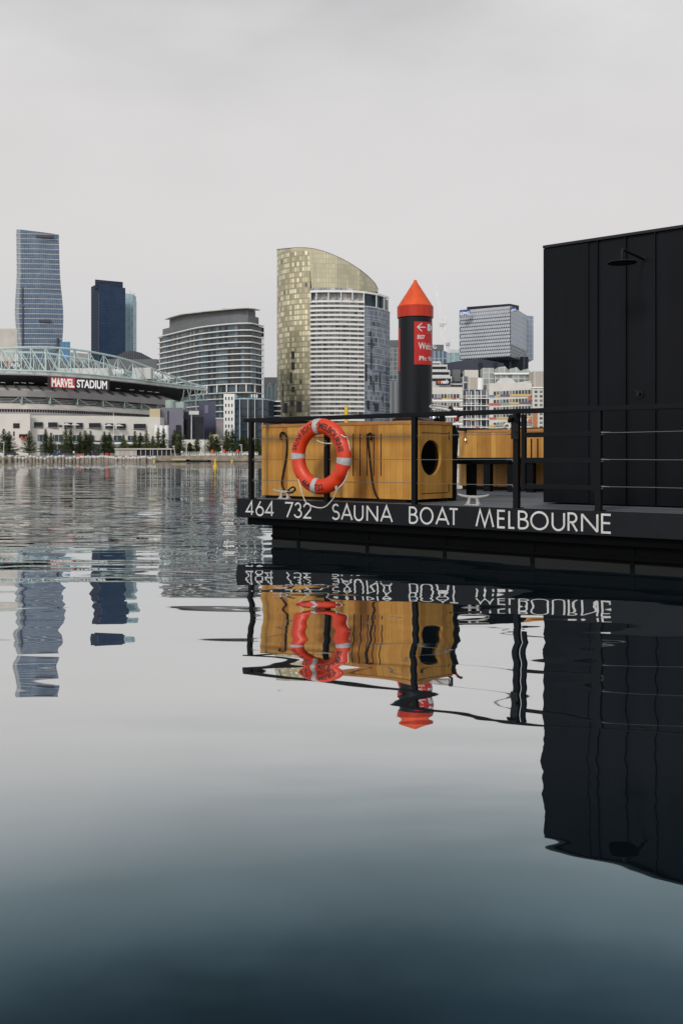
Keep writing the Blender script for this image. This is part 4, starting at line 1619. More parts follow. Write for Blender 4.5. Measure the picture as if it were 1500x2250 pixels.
SY = 304
X = wx(443, SY)
sc_t = thing("tree_sculpture", "white tree shaped sculpture on a tan trunk by the quay", "sculpture", (X, SY, GZ))
MB().tube([(X - .3, SY, GZ), (X - .1, SY, GZ + 1.6), (X + .1, SY, GZ + 2.6)], [.45, .3, .22], 8).part("trunk", M['beige'], sc_t)
rnd = random.Random(8)
b = MB()
for k in range(16):
    a = k * 2.4
    e = (X + .1 + math.cos(a) * rnd.uniform(.4, 1.5), SY + math.sin(a) * 1.0, GZ + 2.7 + rnd.uniform(-.3, 1.9))
    b.tube([(X + .1, SY, GZ + 2.2), ((X + .1 + e[0]) / 2, SY, (GZ + 2.2 + e[2]) / 2 + .2), e], [.10, .08, .05], 5)
    b.lathe([(0, -.12), (.26, 0), (0, .12)], e, 6)
b.part("branches", M['white2'], sc_t)

# floodlight mast
FY = 368
X = wx(421, FY)
fl = thing("floodlight_mast", "grey floodlight mast with a flat lamp panel in front of the navy building", "light mast", (X, FY, GZ))
MB().tube([(X, FY, GZ), (X, FY, wz(908, FY))], [.28, .18], 8).part("pole", M['offwhite'], fl)
b = MB()
b.box(wx(416, FY), wx(437.5, FY), FY - .5, FY - .2, wz(911, FY), wz(903, FY))
b.part("lamp_panel", M['offwhite'], fl)

# kiosk, wall, fence, low boat, lifebuoy stands
MB().box(wx(232.5, 303), wx(240, 303), 302.4, 303.6, GZ, wz(995.5, 303)).solo("kiosk", M['signred'], "small red kiosk at the pavilion's left end", "kiosk", base(236, 303), bevel=0.1)
w = MB()
wall_box(w, 398, 500, 966, 345, 1.2)
w.solo("boundary_wall", M['cream'], "long cream wall behind the white tree sculpture", "wall", base(450, 345))
wall_box(MB(), 460.5, 479, 954.5, 341, 3).solo("plant_room", M['yellowish'], "small sand coloured block on the cream wall", "block", base(470, 341), bevel=0.08)
FNY = 300.6
fn = thing("quay_fence", "low white fence along the quay right of the pavilion", "fence", base(480, FNY))
for k in range(34):
    p = 405 + k * 4.9
    MB().box(wx(p, FNY) - .05, wx(p, FNY) + .05, FNY - .05, FNY + .05, GZ, GZ + 1.15).part("post", M['white2'], fn)
for z in (.4, .8, 1.18):
    MB().box(wx(405, FNY), wx(567, FNY), FNY - .04, FNY + .04, GZ + z, GZ + z + .07).part("rail", M['white2'], fn)
LBY = 296
lb = thing("barge", "low dark barge moored at the quay right of the pavilion", "boat", base(437, LBY, 0))
bb = MB()
x0, x1 = wx(409, LBY), wx(463, LBY)
bb.prism([(x0, LBY + .8), (x0 + 1.0, LBY), (x1 - .8, LBY), (x1, LBY + .8), (x1 - .8, LBY + 1.6), (x0 + 1.0, LBY + 1.6)], -.3, [.75, .6, .45, .5, .45, .6])
bb.part("hull", M['hull'], lb)
bb = MB()
bb.box(x0 + 1.2, x1 - 1.0, LBY - .05, LBY - .001, .38, .46)
bb.part("rubbing_strip", M['quay'], lb)
ps = MB()
ps.box(wx(378, 297), wx(410, 297), 296.6, 298.5, .35, .95)
ps.solo("pontoon", M['yellowish'], "short tan landing pontoon at the pavilion's right end", "pontoon", base(394, 297, 0), bevel=0.08)
for k, (px, lab) in enumerate(((466.5, "orange stand left of the white figure group"), (492.5, "orange stand beside the middle white lamp"), (522, "orange stand near the boat's left rail post"))):
    Y = 300.2
    X = wx(px, Y)
    th = thing("lifebuoy_stand", lab, "lifebuoy stand", (X, Y, GZ), group="orange lifebuoy stands on the quay")
    MB().box(X - .08, X + .08, Y - .06, Y + .06, GZ, GZ + 1.0).part("post", M['white2'], th)
    MB().box(X - .38, X + .38, Y - .2, Y + .14, GZ + 1.01, GZ + 1.9).part("box", M['cone'], th, bevel=0.12)

# car
def car(px, Y, label, mname):
    X = wx(px, Y)
    th = thing("parked_car", label, "car", (X, Y, GZ))
    b = MB()
    prof = [(-2.2, .35), (2.2, .35), (2.25, .75), (1.5, .92), (.8, 1.42), (-.9, 1.45), (-1.7, .98), (-2.2, .85)]
    for y in (-.85, .85):
        b.poly([(X + x, Y + y, GZ + z) for x, z in (prof if y < 0 else prof[::-1])])
    for i in range(len(prof)):
        j = (i + 1) % len(prof)
        b.poly([(X + prof[j][0], Y - .85, GZ + prof[j][1]), (X + prof[i][0], Y - .85, GZ + prof[i][1]), (X + prof[i][0], Y + .85, GZ + prof[i][1]), (X + prof[j][0], Y + .85, GZ + prof[j][1])])
    b.part("body", M[mname], th, bevel=0.08)
    for x in (-1.4, 1.35):
        MB().tube([(X + x, Y - .92, GZ + .33), (X + x, Y - .70, GZ + .33)], .33, 14).part("wheel", M['rubber'], th)
    b = MB()
    b.poly([(X - 1.35, Y - .856, GZ + .97), (X + 1.3, Y - .856, GZ + .95), (X + .72, Y - .856, GZ + 1.36), (X - .85, Y - .856, GZ + 1.39)])
    b.part("window", M['win'], th)


car(25, 311, "dark blue car parked under the pines", 'navy')
car(549, 306, "white vehicle parked behind the boat's left rail post", 'offwhite')

# people on the quay
def person(px, Y, label, top, legs, pose=0):
    X = wx(px, Y)
    s = 1.72
    me = bpy.data.meshes.new("person")
    sw = .14 if pose else .05
    V = [(0, 0, .95), (0, 0, 1.2), (0, 0, 1.42), (0, 0, 1.52), (0, 0, 1.64), (.19, 0, 1.40), (.25, sw, 1.12), (.24, -sw * .6, .86), (-.19, 0, 1.40), (-.25, -sw, 1.12), (-.24, sw * .6, .86),
         (.10, 0, .88), (.11, sw, .48), (.11, sw * .2, .05), (-.10, 0, .88), (-.11, -sw, .48), (-.11, -sw * 1.6, .06)]
    E = [(0, 1), (1, 2), (2, 3), (3, 4), (2, 5), (5, 6), (6, 7), (2, 8), (8, 9), (9, 10), (0, 11), (11, 12), (12, 13), (0, 14), (14, 15), (15, 16)]
    rad = [.16, .17, .15, .06, .115, .08, .055, .04, .08, .055, .04, .10, .075, .05, .10, .075, .05]
    me.from_pydata(V, E, [])
    o = bpy.data.objects.new("person", me)
    COL.objects.link(o)
    o.location = (X, Y, GZ)
    md = o.modifiers.new("skin", 'SKIN')
    for i, v in enumerate(me.skin_vertices[0].data):
        v.radius = (rad[i], rad[i])
        v.use_root = i == 0
    ss = o.modifiers.new("sub", 'SUBSURF')
    ss.levels = ss.render_levels = 1
    dg = bpy.context.evaluated_depsgraph_get()
    m2 = bpy.data.meshes.new_from_object(o.evaluated_get(dg))
    o.modifiers.clear()
    o.data = m2
    m2.materials.clear()
    for m_ in (M[legs], M[top], M['skin'], M['inkblack']):
        m2.materials.append(m_)
    for p in m2.polygons:
        z = p.center.z
        p.material_index = 0 if z < .93 else (1 if z < 1.5 else (2 if z < 1.66 else 3))
        if abs(p.center.x) > .2 and z < .95:
            p.material_index = 2
        p.use_smooth = True
    OFF[o.name] = Vector(o.location)
    tag(o, label, "person", "people on the quay")


M['skin'] = mat("skin", (0.42, 0.26, 0.19), 0.6)
for nm, c in (("cl_blue", (.03, .06, .2)), ("cl_purple", (.12, .06, .2)), ("cl_white", (.7, .69, .66)), ("cl_orange", (.65, .13, .03)), ("cl_dark", (.02, .02, .025)), ("cl_grey", (.2, .2, .21))):
    M[nm] = mat(nm, c, 0.8)
PPL = [(121, 302, "person in blue top standing left of the purple tent", 'cl_blue', 'cl_dark', 0), (131, 303, "person in grey top beside the purple tent", 'cl_grey', 'cl_dark', 1),
       (163, 302.5, "person in white top between the purple tent and red umbrellas", 'cl_white', 'cl_blue', 1), (203, 303, "person in purple top near the red umbrellas", 'cl_purple', 'cl_dark', 0),
       (211, 302, "person in dark clothes left of the red kiosk", 'cl_dark', 'cl_dark', 1), (400, 301.5, "person in white walking at the pavilion's right end", 'cl_white', 'cl_grey', 1),
       (405, 302.5, "person in blue near the tall thin lamp", 'cl_blue', 'cl_dark', 0), (486, 301, "person in white top on the quay left of an orange stand", 'cl_white', 'cl_white', 1),
       (504, 301.2, "person in dark top and white trousers between the orange stands", 'cl_dark', 'cl_white', 0), (530, 301, "person in grey near the last orange stand", 'cl_grey', 'cl_dark', 1)]
for px, Y, lab, a, b_, ps_ in PPL:
    person(px, Y, lab, a, b_, ps_)


def parasol(px, ytop, Y, zb_, w, label, mname, grp):
    X = wx(px, Y)
    zt = wz(ytop, Y)
    th = thing("parasol", label, "parasol", (X, Y, zb_), group=grp)
    MB().tube([(X, Y, zb_), (X, Y, zt)], .05, 6).part("pole", M['offwhite'], th)
    MB().lathe([(w, -.75), (w * .97, -.68), (w * .5, -.3), (0.05, .03), (0, .05)], (X, Y, zt), 8).part("canopy", M[mname], th)


for px, lab in ((172, "red umbrella under the pine at the left of the pair"), (178, "red umbrella nearer the pavilion")):
    parasol(px, 997.5, 304, GZ, 1.0, lab, 'cone', "red umbrellas on the promenade")
for px, lab, mn in ((141, "purple tent shaped umbrella before the shops", 'cl_purple'), (125, "blue umbrella before the shops", 'cl_blue')):
    parasol(px, 996, 305, GZ, 1.1, lab, mn, "dark umbrellas before the shops")

# yellow spar buoy in the harbour
YY = .89 * F / (1026 - HY)
X = wx(473, YY)
bu = thing("spar_buoy", "small yellow spar buoy floating in the harbour before the quay", "buoy", (X, YY, 0))
MB().lathe([(.24, -.4), (.24, .12), (.14, .2), (.10, .62)], (X, YY, 0), 14).part("body", M['yellow'], bu, smooth=40)
MB().lathe([(.10, .621), (.13, .7), (.05, .84), (0, .85)], (X, YY, 0), 14).part("topmark", M['yellow'], bu, smooth=40)
for px, y, Y, lab in ((339, 1013, 290, "tiny yellow float below the pavilion's windows"), (510, 1012, 285, "tiny yellow float between the spar buoy and the boat")):
    MB().lathe([(0, -.25), (.26, -.12), (.3, .15), (.2, .5), (0, .6)], (wx(px, Y), Y, 0), 12).solo("float", M['yellow'], lab, "float", (wx(px, Y), Y, 0), group="small yellow floats", smooth=60)

# ------------------------------------------------------------------ the stadium
def ypath(pts):
    """plan path from (photo column, distance)"""
    return [(wx(p, Y), Y) for p, Y in pts]


SPX = [-160, -60, 0, 60, 100, 150, 200, 250, 300, 350, 400, 455]
SYY = [372, 366, 365, 367.5, 371, 377, 385, 395, 407, 422, 439, 454]
SP = ypath(list(zip(SPX, SYY)))
SZ = lambda py, Y=365.0: wz(py, Y)
stad = thing("stadium", "large oval stadium with green roof trusses and a wide name sign", "stadium", base(150, 372))

R0, R1 = SZ(815), SZ(821.5)
# roof edge and soffit
MB().sweep(SP, [(0, R0), (0.4, R1), (0.0, R1 - .3)]).part("roof_edge", M['offwhite'], stad)
MB().sweep(SP, [(-.02, R0 + .05), (-30, R0 + 2.6)]).part("roof", M['offwhite'], stad)
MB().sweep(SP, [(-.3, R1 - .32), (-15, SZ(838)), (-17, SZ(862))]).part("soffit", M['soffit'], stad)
SP2 = SP[:-1]
SPB = SP[:-2] + [((SP[-2][0] + SP[-3][0]) / 2 + 3, (SP[-2][1] + SP[-3][1]) / 2 + 3)]
MB().sweep(SPB, [(-9, SZ(842.5)), (-1.4, SZ(856.5))]).part("upper_tier", M['beige'], stad)
# rows of lights in the soffit
for p in (8, 37, 53, 70, 105, 290, 312, 330, 345, 260):
    Y = interp(SPX, SYY, p) + 8
    b = MB()
    b.bar((wx(p - 5, Y), Y - .2, SZ(836.5) + .0), (wx(p + 5, Y), Y - .2, SZ(836.5) - .12), .5, .28)
    b.part("soffit_light", M['white2'], stad)
for k in range(16):
    p = -10 + k * 26
    Y = interp(SPX, SYY, p)
    if p > 370: continue
    x = wx(p, Y)
    b = MB()
    b.bar((x, Y + 1.0, SZ(855.5)), (x - 4.5, Y + 9, SZ(842)), .8, .5)
    b.part("tier_rib", M['greysteel'], stad)
MB().sweep(SPB, [(-1.35, SZ(856.5)), (0, SZ(857)), (0, SZ(870.5)), (-2.8, SZ(871))]).part("upper_band", M['pinkgrey'], stad)
MB().sweep(SPB, [(-2.8, SZ(871)), (-2.8, SZ(886)), (-.6, SZ(886.5))]).part("louvre_band", M['greysteel'], stad)
for z in (873.5, 877, 880.5, 884):
    MB().sweep(SPB, [(-2.75, SZ(z)), (-2.1, SZ(z) - .12), (-2.1, SZ(z) - .3), (-2.75, SZ(z) - .3)]).part("louvre", M['offwhite'], stad)
MB().sweep(SPB, [(-.55, SZ(886.5)), (.8, SZ(894)), (1.0, SZ(898.5)), (.4, SZ(899))]).part("lower_ledge", M['beige'], stad)
MB().sweep(SPB, [(.4, SZ(899)), (.4, SZ(904.6)), (1.0, SZ(905))]).part("vent_strip", M['soffit'], stad)
b = MB()
pp = [(SPB[0][0], SPB[0][1])]
for a, c in zip(SPB, SPB[1:]):
    L = math.hypot(c[0] - a[0], c[1] - a[1])
    n = int(L / .95)
    for k in range(n):
        x, y = a[0] + (c[0] - a[0]) * k / n, a[1] + (c[1] - a[1]) * k / n
        b.box(x - .12, x + .12, y - .95, y - .3, SZ(904.4), SZ(899.1))
b.part("vent_fins", M['pinkgrey'], stad)
MB().sweep(SPB, [(1.0, SZ(905)), (1.6, SZ(911)), (1.2, SZ(917)), (1.2, GZ)]).part("lower_wall", M['pinkgrey'], stad)
# green props in the louvre band
for p in (50, 112, 172, 228, 275, 312, 348):
    Y = interp(SPX, SYY, p)
    x = wx(p, Y)
    k = Y / 365.0
    b = MB()
    b.bar((x, Y - .4, SZ(886)), (x, Y - .2, SZ(871)), .35)
    b.bar((x, Y - .4, SZ(886)), (x - 1.5, Y + 1.5, SZ(872)), .8, .4)
    b.bar((x + .6, Y - .5, SZ(872)), (x + 4.3, Y - .3, SZ(885.5)), .18)
    b.bar((x - 1.0, Y - .5, SZ(872)), (x - 4.6, Y - .3, SZ(885.5)), .18)
    b.part("prop", M['truss2'], stad)

# podium with its terraces
PODY = lambda p: 352 + 10 * max(0, p) / 350.0
pod = thing("stadium_podium", "wide pale podium building with window rows and cafe terraces below the stadium", "building", base(150, 355))
PP = ypath([(p, PODY(p)) for p in (-160, -80, 0, 80, 160, 250, 352)])
b = MB()
b.prism([p for p in PP] + [(PP[-1][0] + 2, PP[-1][1] + 9), (PP[0][0], PP[0][1] + 9)], GZ, [wz(911, PODY(-160))] * 2 + [wz(911, 352)] + [wz(914, 358)] * 3 + [wz(917, 362)] + [wz(917, 362), wz(911, 352)])
b.part("wall", M['cream'], pod)
front(MB(), -40, 69, 909.5, 1002, PODY(20), 1.2).part("stair_block", M['cream'], pod)
front(MB(), 74, 330, 968, 971.5, PODY(200), .8).part("terrace_slab", M['darkroof'], pod)
front(MB(), 74, 330, 972, 975.5, PODY(200), 1.0).part("terrace_edge", M['white2'], pod)
b = MB()
b.m = 0
Yp = PODY(150) - 2.0
b.poly([(wx(88, Yp), Yp, GZ), (wx(345, Yp), Yp, GZ), (wx(345, Yp), Yp, wz(976, Yp)), (wx(88, Yp), Yp, wz(976, Yp))], [(0, 0), (42, 0), (42, 8), (0, 8)])
b.part("shop_fronts", M['f_podium'], pod)
W1 = [(71, 95), (101, 127), (130, 137), (139, 160), (167, 183), (185, 222), (229, 250), (253, 277), (282, 321)]
for i, (a, c) in enumerate(W1):
    dy = (a - 70) * .018
    Y = PODY((a + c) / 2)
    y0, y1 = (927.5 + dy, 940.5 + dy) if i != 2 else (933 + dy, 937 + dy)
    front(MB(), a, c, y0, y1, Y, .22).part("window", M['win'], pod)
    if i not in (2,):
        front(MB(), a, c, y1 - 2.2, y1 - 1.6, Y, .5).part("balustrade", M['offwhite'], pod)
for a, c, y0, y1 in ((30, 44, 930, 941), (30, 33, 948, 958), (43, 61, 954, 962)):
    front(MB(), a, c, y0, y1, PODY(20) - 1.2, .15).part("window", M['win'], pod)
W2 = [(78, 104), (111, 139), (161, 176), (185, 207), (218, 245), (248, 268), (278, 299), (303, 316)]
for i, (a, c) in enumerate(W2):
    Y = PODY((a + c) / 2)
    y1 = 970 if i in (0, 1, 2) else 968
    front(MB(), a, c, 955 + (a - 70) * .012, y1 - .4, Y, .22).part("window", M['winteal'], pod)
    n = max(2, int((c - a) / 8))
    f = MB()
    for k in range(1, n):
        p = a + (c - a) * k / n
        front(f, p - .35, p + .35, 955.5 + (a - 70) * .012, y1 - .5, Y - .22, .1)
    f.part("mullion", M['offwhite'], pod)
for px, lab in ((147, "pale cafe parasol left of the pair on the upper terrace"), (166, "pale cafe parasol right of the pair on the upper terrace"),
                (240, "pale parasol on the terrace left of the slender white pole"), (262, "pale parasol on the terrace right of the slender white pole")):
    Y = PODY(px) - 1.9
    parasol(px, 929.5 + (px - 140) * .02, Y, wz(941.5, Y), 1.7, lab, 'offwhite', "pale parasols on the upper terrace")
for px, lab in ((49, "orange umbrella on the lower terrace, left of the pair"), (58, "orange umbrella on the lower terrace, right of the pair")):
    Y = PODY(px) - 2.6
    parasol(px, 959, Y, wz(970, Y), .8, lab, 'cone', "orange terrace umbrellas")

# trusses over the roof
def truss(tops, bots, depth, nb, mname):
    tr = MB()
    tx, ty = [p[0] for p in tops], [p[1] for p in tops]
    bx_, by_ = [p[0] for p in bots], [p[1] for p in bots]
    xa, xb = tx[0], tx[-1]
    T, B, B2 = [], [], []
    for k in range(nb + 1):
        p = xa + (xb - xa) * k / nb
        Y = interp(SPX, SYY, p) + depth
        T.append(at(p, interp(tx, ty, p), Y))
        B.append(at(p, interp(bx_, by_, p), Y - 3))
        B2.append((T[-1][0] + 1.0, Y + 5, B[-1][2] + .2))
    chords = MB()
    fine = [xa + (xb - xa) * k / 60 for k in range(61)]
    chords.tube([at(p, interp(tx, ty, p), interp(SPX, SYY, p) + depth) for p in fine], .42, 6)
    chords.part("top_chord", M[mname], stad)
    ch2 = MB()
    ch2.tube([at(p, interp(bx_, by_, p), interp(SPX, SYY, p) + depth - 3) for p in fine], .30, 6)
    ch2.part("bottom_chord", M[mname], stad)
    for k in range(nb):
        wb = MB()
        wb.tube([T[k], B[k]], .16, 5)
        wb.tube([T[k], B[k + 1]], .17, 5)
        wb.tube([T[k], B2[k]], .14, 5)
        wb.tube([T[k + 1], B2[k]], .14, 5)
        wb.part("truss_web", M[mname], stad)


truss([(-60, 770), (0, 766), (60, 763), (100, 763), (150, 766), (200, 773), (260, 785), (300, 797), (340, 812), (370, 823.5), (410, 839), (452, 851)],
      [(-60, 813), (0, 813), (100, 816), (200, 823), (300, 833.5), (400, 847), (452, 852.5)], 1.5, 16, 'truss')
truss([(-60, 776), (0, 774), (95, 775), (135, 781), (200, 791), (240, 803), (300, 822), (345, 834)],
      [(-60, 811), (0, 812), (100, 815), (200, 822), (300, 832), (345, 838)], 20, 15, 'truss')
# upper roof behind the trusses
b = MB()
Y = 412
b.prism(ypath([(-80, Y), (345, Y + 20), (345, Y + 40), (-80, Y + 40)]), wz(822, Y), [wz(792.5, Y), wz(797, Y + 20), wz(797, Y + 20), wz(792, Y)])
b.part("upper_roof", M['greysteel'], stad)
b = MB()
for a, c, y0, y1, Yb in ((130, 240, 809, 822, 396), (292, 332, 808, 829, 412)):
    b = MB()
    wall_box(b, a, c, y0, Yb, 6, ybot=y1 + 4)
    b.part("roof_box", M['offwhite'], stad, bevel=0.2)
for p in (337, 343, 351, 363, 371, 268, 259, 251):
    Y = interp(SPX, SYY, p) + 4
    b = MB()
    x = wx(p, Y)
    zt, zb2 = wz(interp([240, 330, 380], [809, 812, 820], p), Y), wz(interp([240, 330, 380], [823, 831, 842], p), Y)
    b.poly([(x - .5, Y, zb2), (x + .3, Y, zb2), (x + 1.0, Y, (zt + zb2) / 2), (x + .2, Y, zt), (x - .9, Y, (zt * .8 + zb2 * .2))])
    b.poly([(x - .5, Y + .3, zb2), (x - .9, Y + .3, (zt * .8 + zb2 * .2)), (x + .2, Y + .3, zt), (x + 1.0, Y + .3, (zt + zb2) / 2), (x + .3, Y + .3, zb2)])
    b.part("roof_fin", M['white2'], stad)
# right hand corner: open steel and stair
b = MB()
for k in range(7):
    p = 405 + k * 7.5
    Y = 436
    b.tube([at(p, 856, Y), at(p + (6 if k % 2 else -4), 880, Y)], .22, 5)
b.tube([at(400, 882, 436), at(455, 879, 436)], .3, 5)
b.tube([at(447, 855, 436), at(430, 882, 436), at(433, 905, 436)], .25, 5)
b.part("corner_steel", M['truss2'], stad)

# name board
def board(p0, p1, y00, y01, y10, y11, Y, d=.4):
    """panel whose top and bottom edges slope a little: left (y00 top, y01 bottom), right (y10, y11)"""
    m_ = MB()
    a, c = wx(p0, Y), wx(p1, Y)
    q = [(a, wz(y01, Y)), (c, wz(y11, Y)), (c, wz(y10, Y)), (a, wz(y00, Y))]
    m_.poly([(x, Y - d, z) for x, z in q])
    m_.poly([(x, Y, z) for x, z in reversed(q)])
    for i in range(4):
        j = (i + 1) % 4
        m_.poly([(q[j][0], Y - d, q[j][1]), (q[i][0], Y - d, q[i][1]), (q[i][0], Y, q[i][1]), (q[j][0], Y, q[j][1])])
    return m_


def letters(mb_, body, p0, p1, y0l, y1l, y0r, y1r, Y, bold=.0):
    def fn(u, v):
        p = p0 + (p1 - p0) * u
        yt, yb = y0l + (y0r - y0l) * u, y1l + (y1r - y1l) * u
        return at(p, yb + (yt - yb) * v, Y)
    return mb_.text(body, fn, bold)


NY = 366
ns = thing("stadium_sign", "dark name board reading MARVEL STADIUM under the stadium roof edge", "sign", at(173, 844, NY))
board(106, 241, 827.5, 852.5, 834, 859, NY).part("back_board", M['soffit'], ns)
rbd = board(112.5, 166, 828.5, 851, 831, 854, NY - .42, .15).part("red_board", M['marvelred'], ns)
letters(MB(), "MARVEL", 114.5, 164, 830.5, 849.5, 832.8, 852, NY - .6, .035).part("lettering", M['white2'], rbd)
letters(MB(), "STADIUM", 169.5, 236, 833.8, 851.5, 837, 855.5, NY - .45, .03).part("lettering", M['white2'], ns)

NY2 = 410
nb = thing("bank_sign", "red star and white nab letters on the stadium's grey upper roof", "sign", at(28, 801, NY2))
def star(mb_, px, py, r, Y, n=7):
    P = []
    for k in range(2 * n):
        a = math.pi * k / n + .3
        q = r if k % 2 == 0 else r * .52
        P.append((wx(px, Y) + q * math.cos(a), Y, wz(py, Y) + q * math.sin(a)))
    return mb_.poly(P[::-1])


star(MB(), 18.5, 800.5, 1.15, NY2 - .3).part("star", M['nabred'], nb)
letters(MB(), "nab", 25, 45, 795, 804.5, 797, 806, NY2 - .3, .02).part("lettering", M['white2'], nb)

# ------------------------------------------------------------------ blocks at the stadium's right end
def simple(name, label, cat, px0, px1, ytop, Y, depth, wallm, roofm=None, ytr=None, group=None):
    th = thing(name, label, cat, base((px0 + px1) / 2, Y), group=group)
    b = MB()
    x0, x1 = wx(px0, Y), wx(px1, Y)
    z0, z1 = wz(ytop, Y), wz(ytop if ytr is None else ytr, Y)
    k = (Y + depth) / Y
    b.prism([(x0, Y), (x1, Y), (x1 * k, Y + depth), (x0 * k, Y + depth)], GZ, [z0, z1, z1, z0], cap=False)
    b.part("wall", M[wallm], th)
    r = MB()
    r.poly([(x0, Y, z0 - .15), (x1, Y, z1 - .15), (x1 * k, Y + depth, z1 - .15), (x0 * k, Y + depth, z0 - .15)])
    r.part("roof", M[roofm or 'darkroof'], th)
    return th


th = simple("lilac_block", "lilac grey windowless block with one slit at the stadium's right end", "building", 352, 403, 896, 366, 12, 'purple')
front(MB(), 368.5, 371.5, 903, 933, 366, .1).part("slit_window", M['win'], th)
th = simple("navy_block", "navy block with dark glazed front behind the floodlight mast", "building", 403.5, 449, 905, 371, 14, 'navy', ytr=900)
front(MB(), 403.8, 418, 921, 962, 371, .2).part("glazed_front", M['win'], th)
front(MB(), 418.3, 447, 916, 962, 371, .2).part("glazed_front", M['win'], th)
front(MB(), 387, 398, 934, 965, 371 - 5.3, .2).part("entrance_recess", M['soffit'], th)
th = simple("violet_block", "tall violet navy block between the navy block and the white tower", "building", 437, 474, 882, 392, 12, 'navy2')
front(MB(), 450, 458, 890, 908, 392, .15).part("pale_patch", M['purple'], th)  # lighter lilac grey patch on the block's front
th = simple("grey_block", "plain grey block right of the violet block", "building", 475, 491, 920, 385, 10, 'pinkgrey')
front(MB(), 474.6, 491.4, 918, 921, 385, .3).part("parapet", M['offwhite'], th)
simple("beige_corner_block", "small beige block under the stadium's lowest band", "building", 329, 352, 898, 364, 6, 'yellowish')
tk = thing("roof_tank", "mint green tank with flat vents on the lilac block", "tank", (wx(385, 378), 378, wz(905, 378)))
wall_box(MB(), 384, 404, 884, 380, 6, ybot=900).part("vent_box", M['mint'], tk)
X, Y = wx(374, 380), 380
MB().lathe([(1.9, wz(900, Y)), (1.9, wz(880.5, Y)), (1.5, wz(879.8, Y)), (0, wz(879.6, Y))], (X, Y, 0), 20).part("drum", M['mint'], tk, smooth=40)
for k, (px, lab) in enumerate(((344.5, "leftmost of three white silos below the lilac block"), (355.5, "middle of three white silos below the lilac block"), (366, "rightmost of three white silos below the lilac block"))):
    Y = 358
    X = wx(px, Y)
    b = MB()
    b.lathe([(.82, GZ), (.82, wz(936, Y)), (.6, wz(935, Y)), (0, wz(934.8, Y))], (X, Y, 0), 18)
    b.solo("silo", M['white2'], lab, "silo", (X, Y, GZ), group="white silos", smooth=40)

# ------------------------------------------------------------------ far towers
# pale block cut by the frame
simple("pale_block", "plain pale beige block at the left edge behind the stadium roof", "building", -70, 38, 722, 720, 30, 'beige')

# curved blue grey tower
TY = 1050
tw = thing("glass_tower", "tallest blue grey glass tower with wavy sides at the far left", "skyscraper", base(86, TY))
EL = [37, 37.5, 38, 36.5, 34.8, 34, 34.5, 36, 38, 40, 41]
ER = [130, 131, 132.5, 134.5, 137.5, 139.5, 140, 139.5, 138, 136, 134]
EY = [505, 560, 600, 630, 655, 680, 700, 720, 745, 770, 800]
HTOP = wz(503, TY)


def tower_ring(py):
    xl, xr = wx(interp(EY, EL, py), TY + 7), wx(interp(EY, ER, py), TY + 4.5)
    w_ = xr - xl
    d = w_ * .9
    return [(xl, TY + 7), (xl + 1.2, TY + 3), (xl + 3.4, TY + .6), (xl + 6.5, TY), (xl + w_ * .55, TY + .9), (xr, TY + 4.5), (xr * (TY + d) / TY - 1, TY + d), (xl * (TY + d) / TY + 3, TY + d)]


levels = [503 + k * 10.95 for k in range(28)]
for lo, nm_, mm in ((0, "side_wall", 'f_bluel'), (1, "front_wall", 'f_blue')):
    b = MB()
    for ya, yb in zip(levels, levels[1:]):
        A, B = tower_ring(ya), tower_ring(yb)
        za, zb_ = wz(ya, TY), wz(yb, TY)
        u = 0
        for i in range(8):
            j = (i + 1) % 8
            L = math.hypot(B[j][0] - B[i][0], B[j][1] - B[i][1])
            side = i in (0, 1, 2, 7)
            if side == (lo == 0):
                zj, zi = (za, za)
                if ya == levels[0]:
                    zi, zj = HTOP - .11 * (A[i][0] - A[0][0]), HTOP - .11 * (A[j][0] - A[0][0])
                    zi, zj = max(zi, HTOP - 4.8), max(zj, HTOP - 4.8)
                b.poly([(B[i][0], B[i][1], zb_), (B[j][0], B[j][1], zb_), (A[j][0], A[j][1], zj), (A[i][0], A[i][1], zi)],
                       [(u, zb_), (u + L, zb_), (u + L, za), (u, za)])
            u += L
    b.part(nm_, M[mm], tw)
b = MB()
A = tower_ring(levels[0])
b.poly([(x, y, max(HTOP - .11 * (x - A[0][0]), HTOP - 4.8) - .4) for x, y in A])
b.part("roof", M['darkroof'], tw)
for k, ya in enumerate(levels[1:], 1):
    if k % 1 == 0 and ya < 800:
        P = tower_ring(ya)[:6]
        z = wz(ya, TY)
        MB().sweep(P, [(.05, z - .24), (.4, z - .24), (.4, z + .24), (.05, z + .24)], True).part("floor_band", M['offwhite'], tw)
for p0, p1, y0, y1 in ((80, 118, 515.5, 522), (86, 112, 702.5, 707.5)):
    b = MB()
    b.box(wx(p0, TY), wx(p1, TY), TY - .55, TY + .6, wz(y1, TY), wz(y0, TY))
    b.part("plant_slot", M['navy'], tw)
for p0, y0, y1 in ((37.6, 650, 760), (49, 632, 668), (49.6, 672, 765), (124, 742, 770)):
    b = MB()
    yo = 5.6 if p0 < 40 else (0.2 if p0 < 60 else 2.4)
    b.box(wx(p0, TY), wx(p0 + 3.4, TY), TY + yo - 1.0, TY + yo + 1, wz(y1, TY), wz(y0, TY))
    b.part("dark_slot", M['navy'], tw)

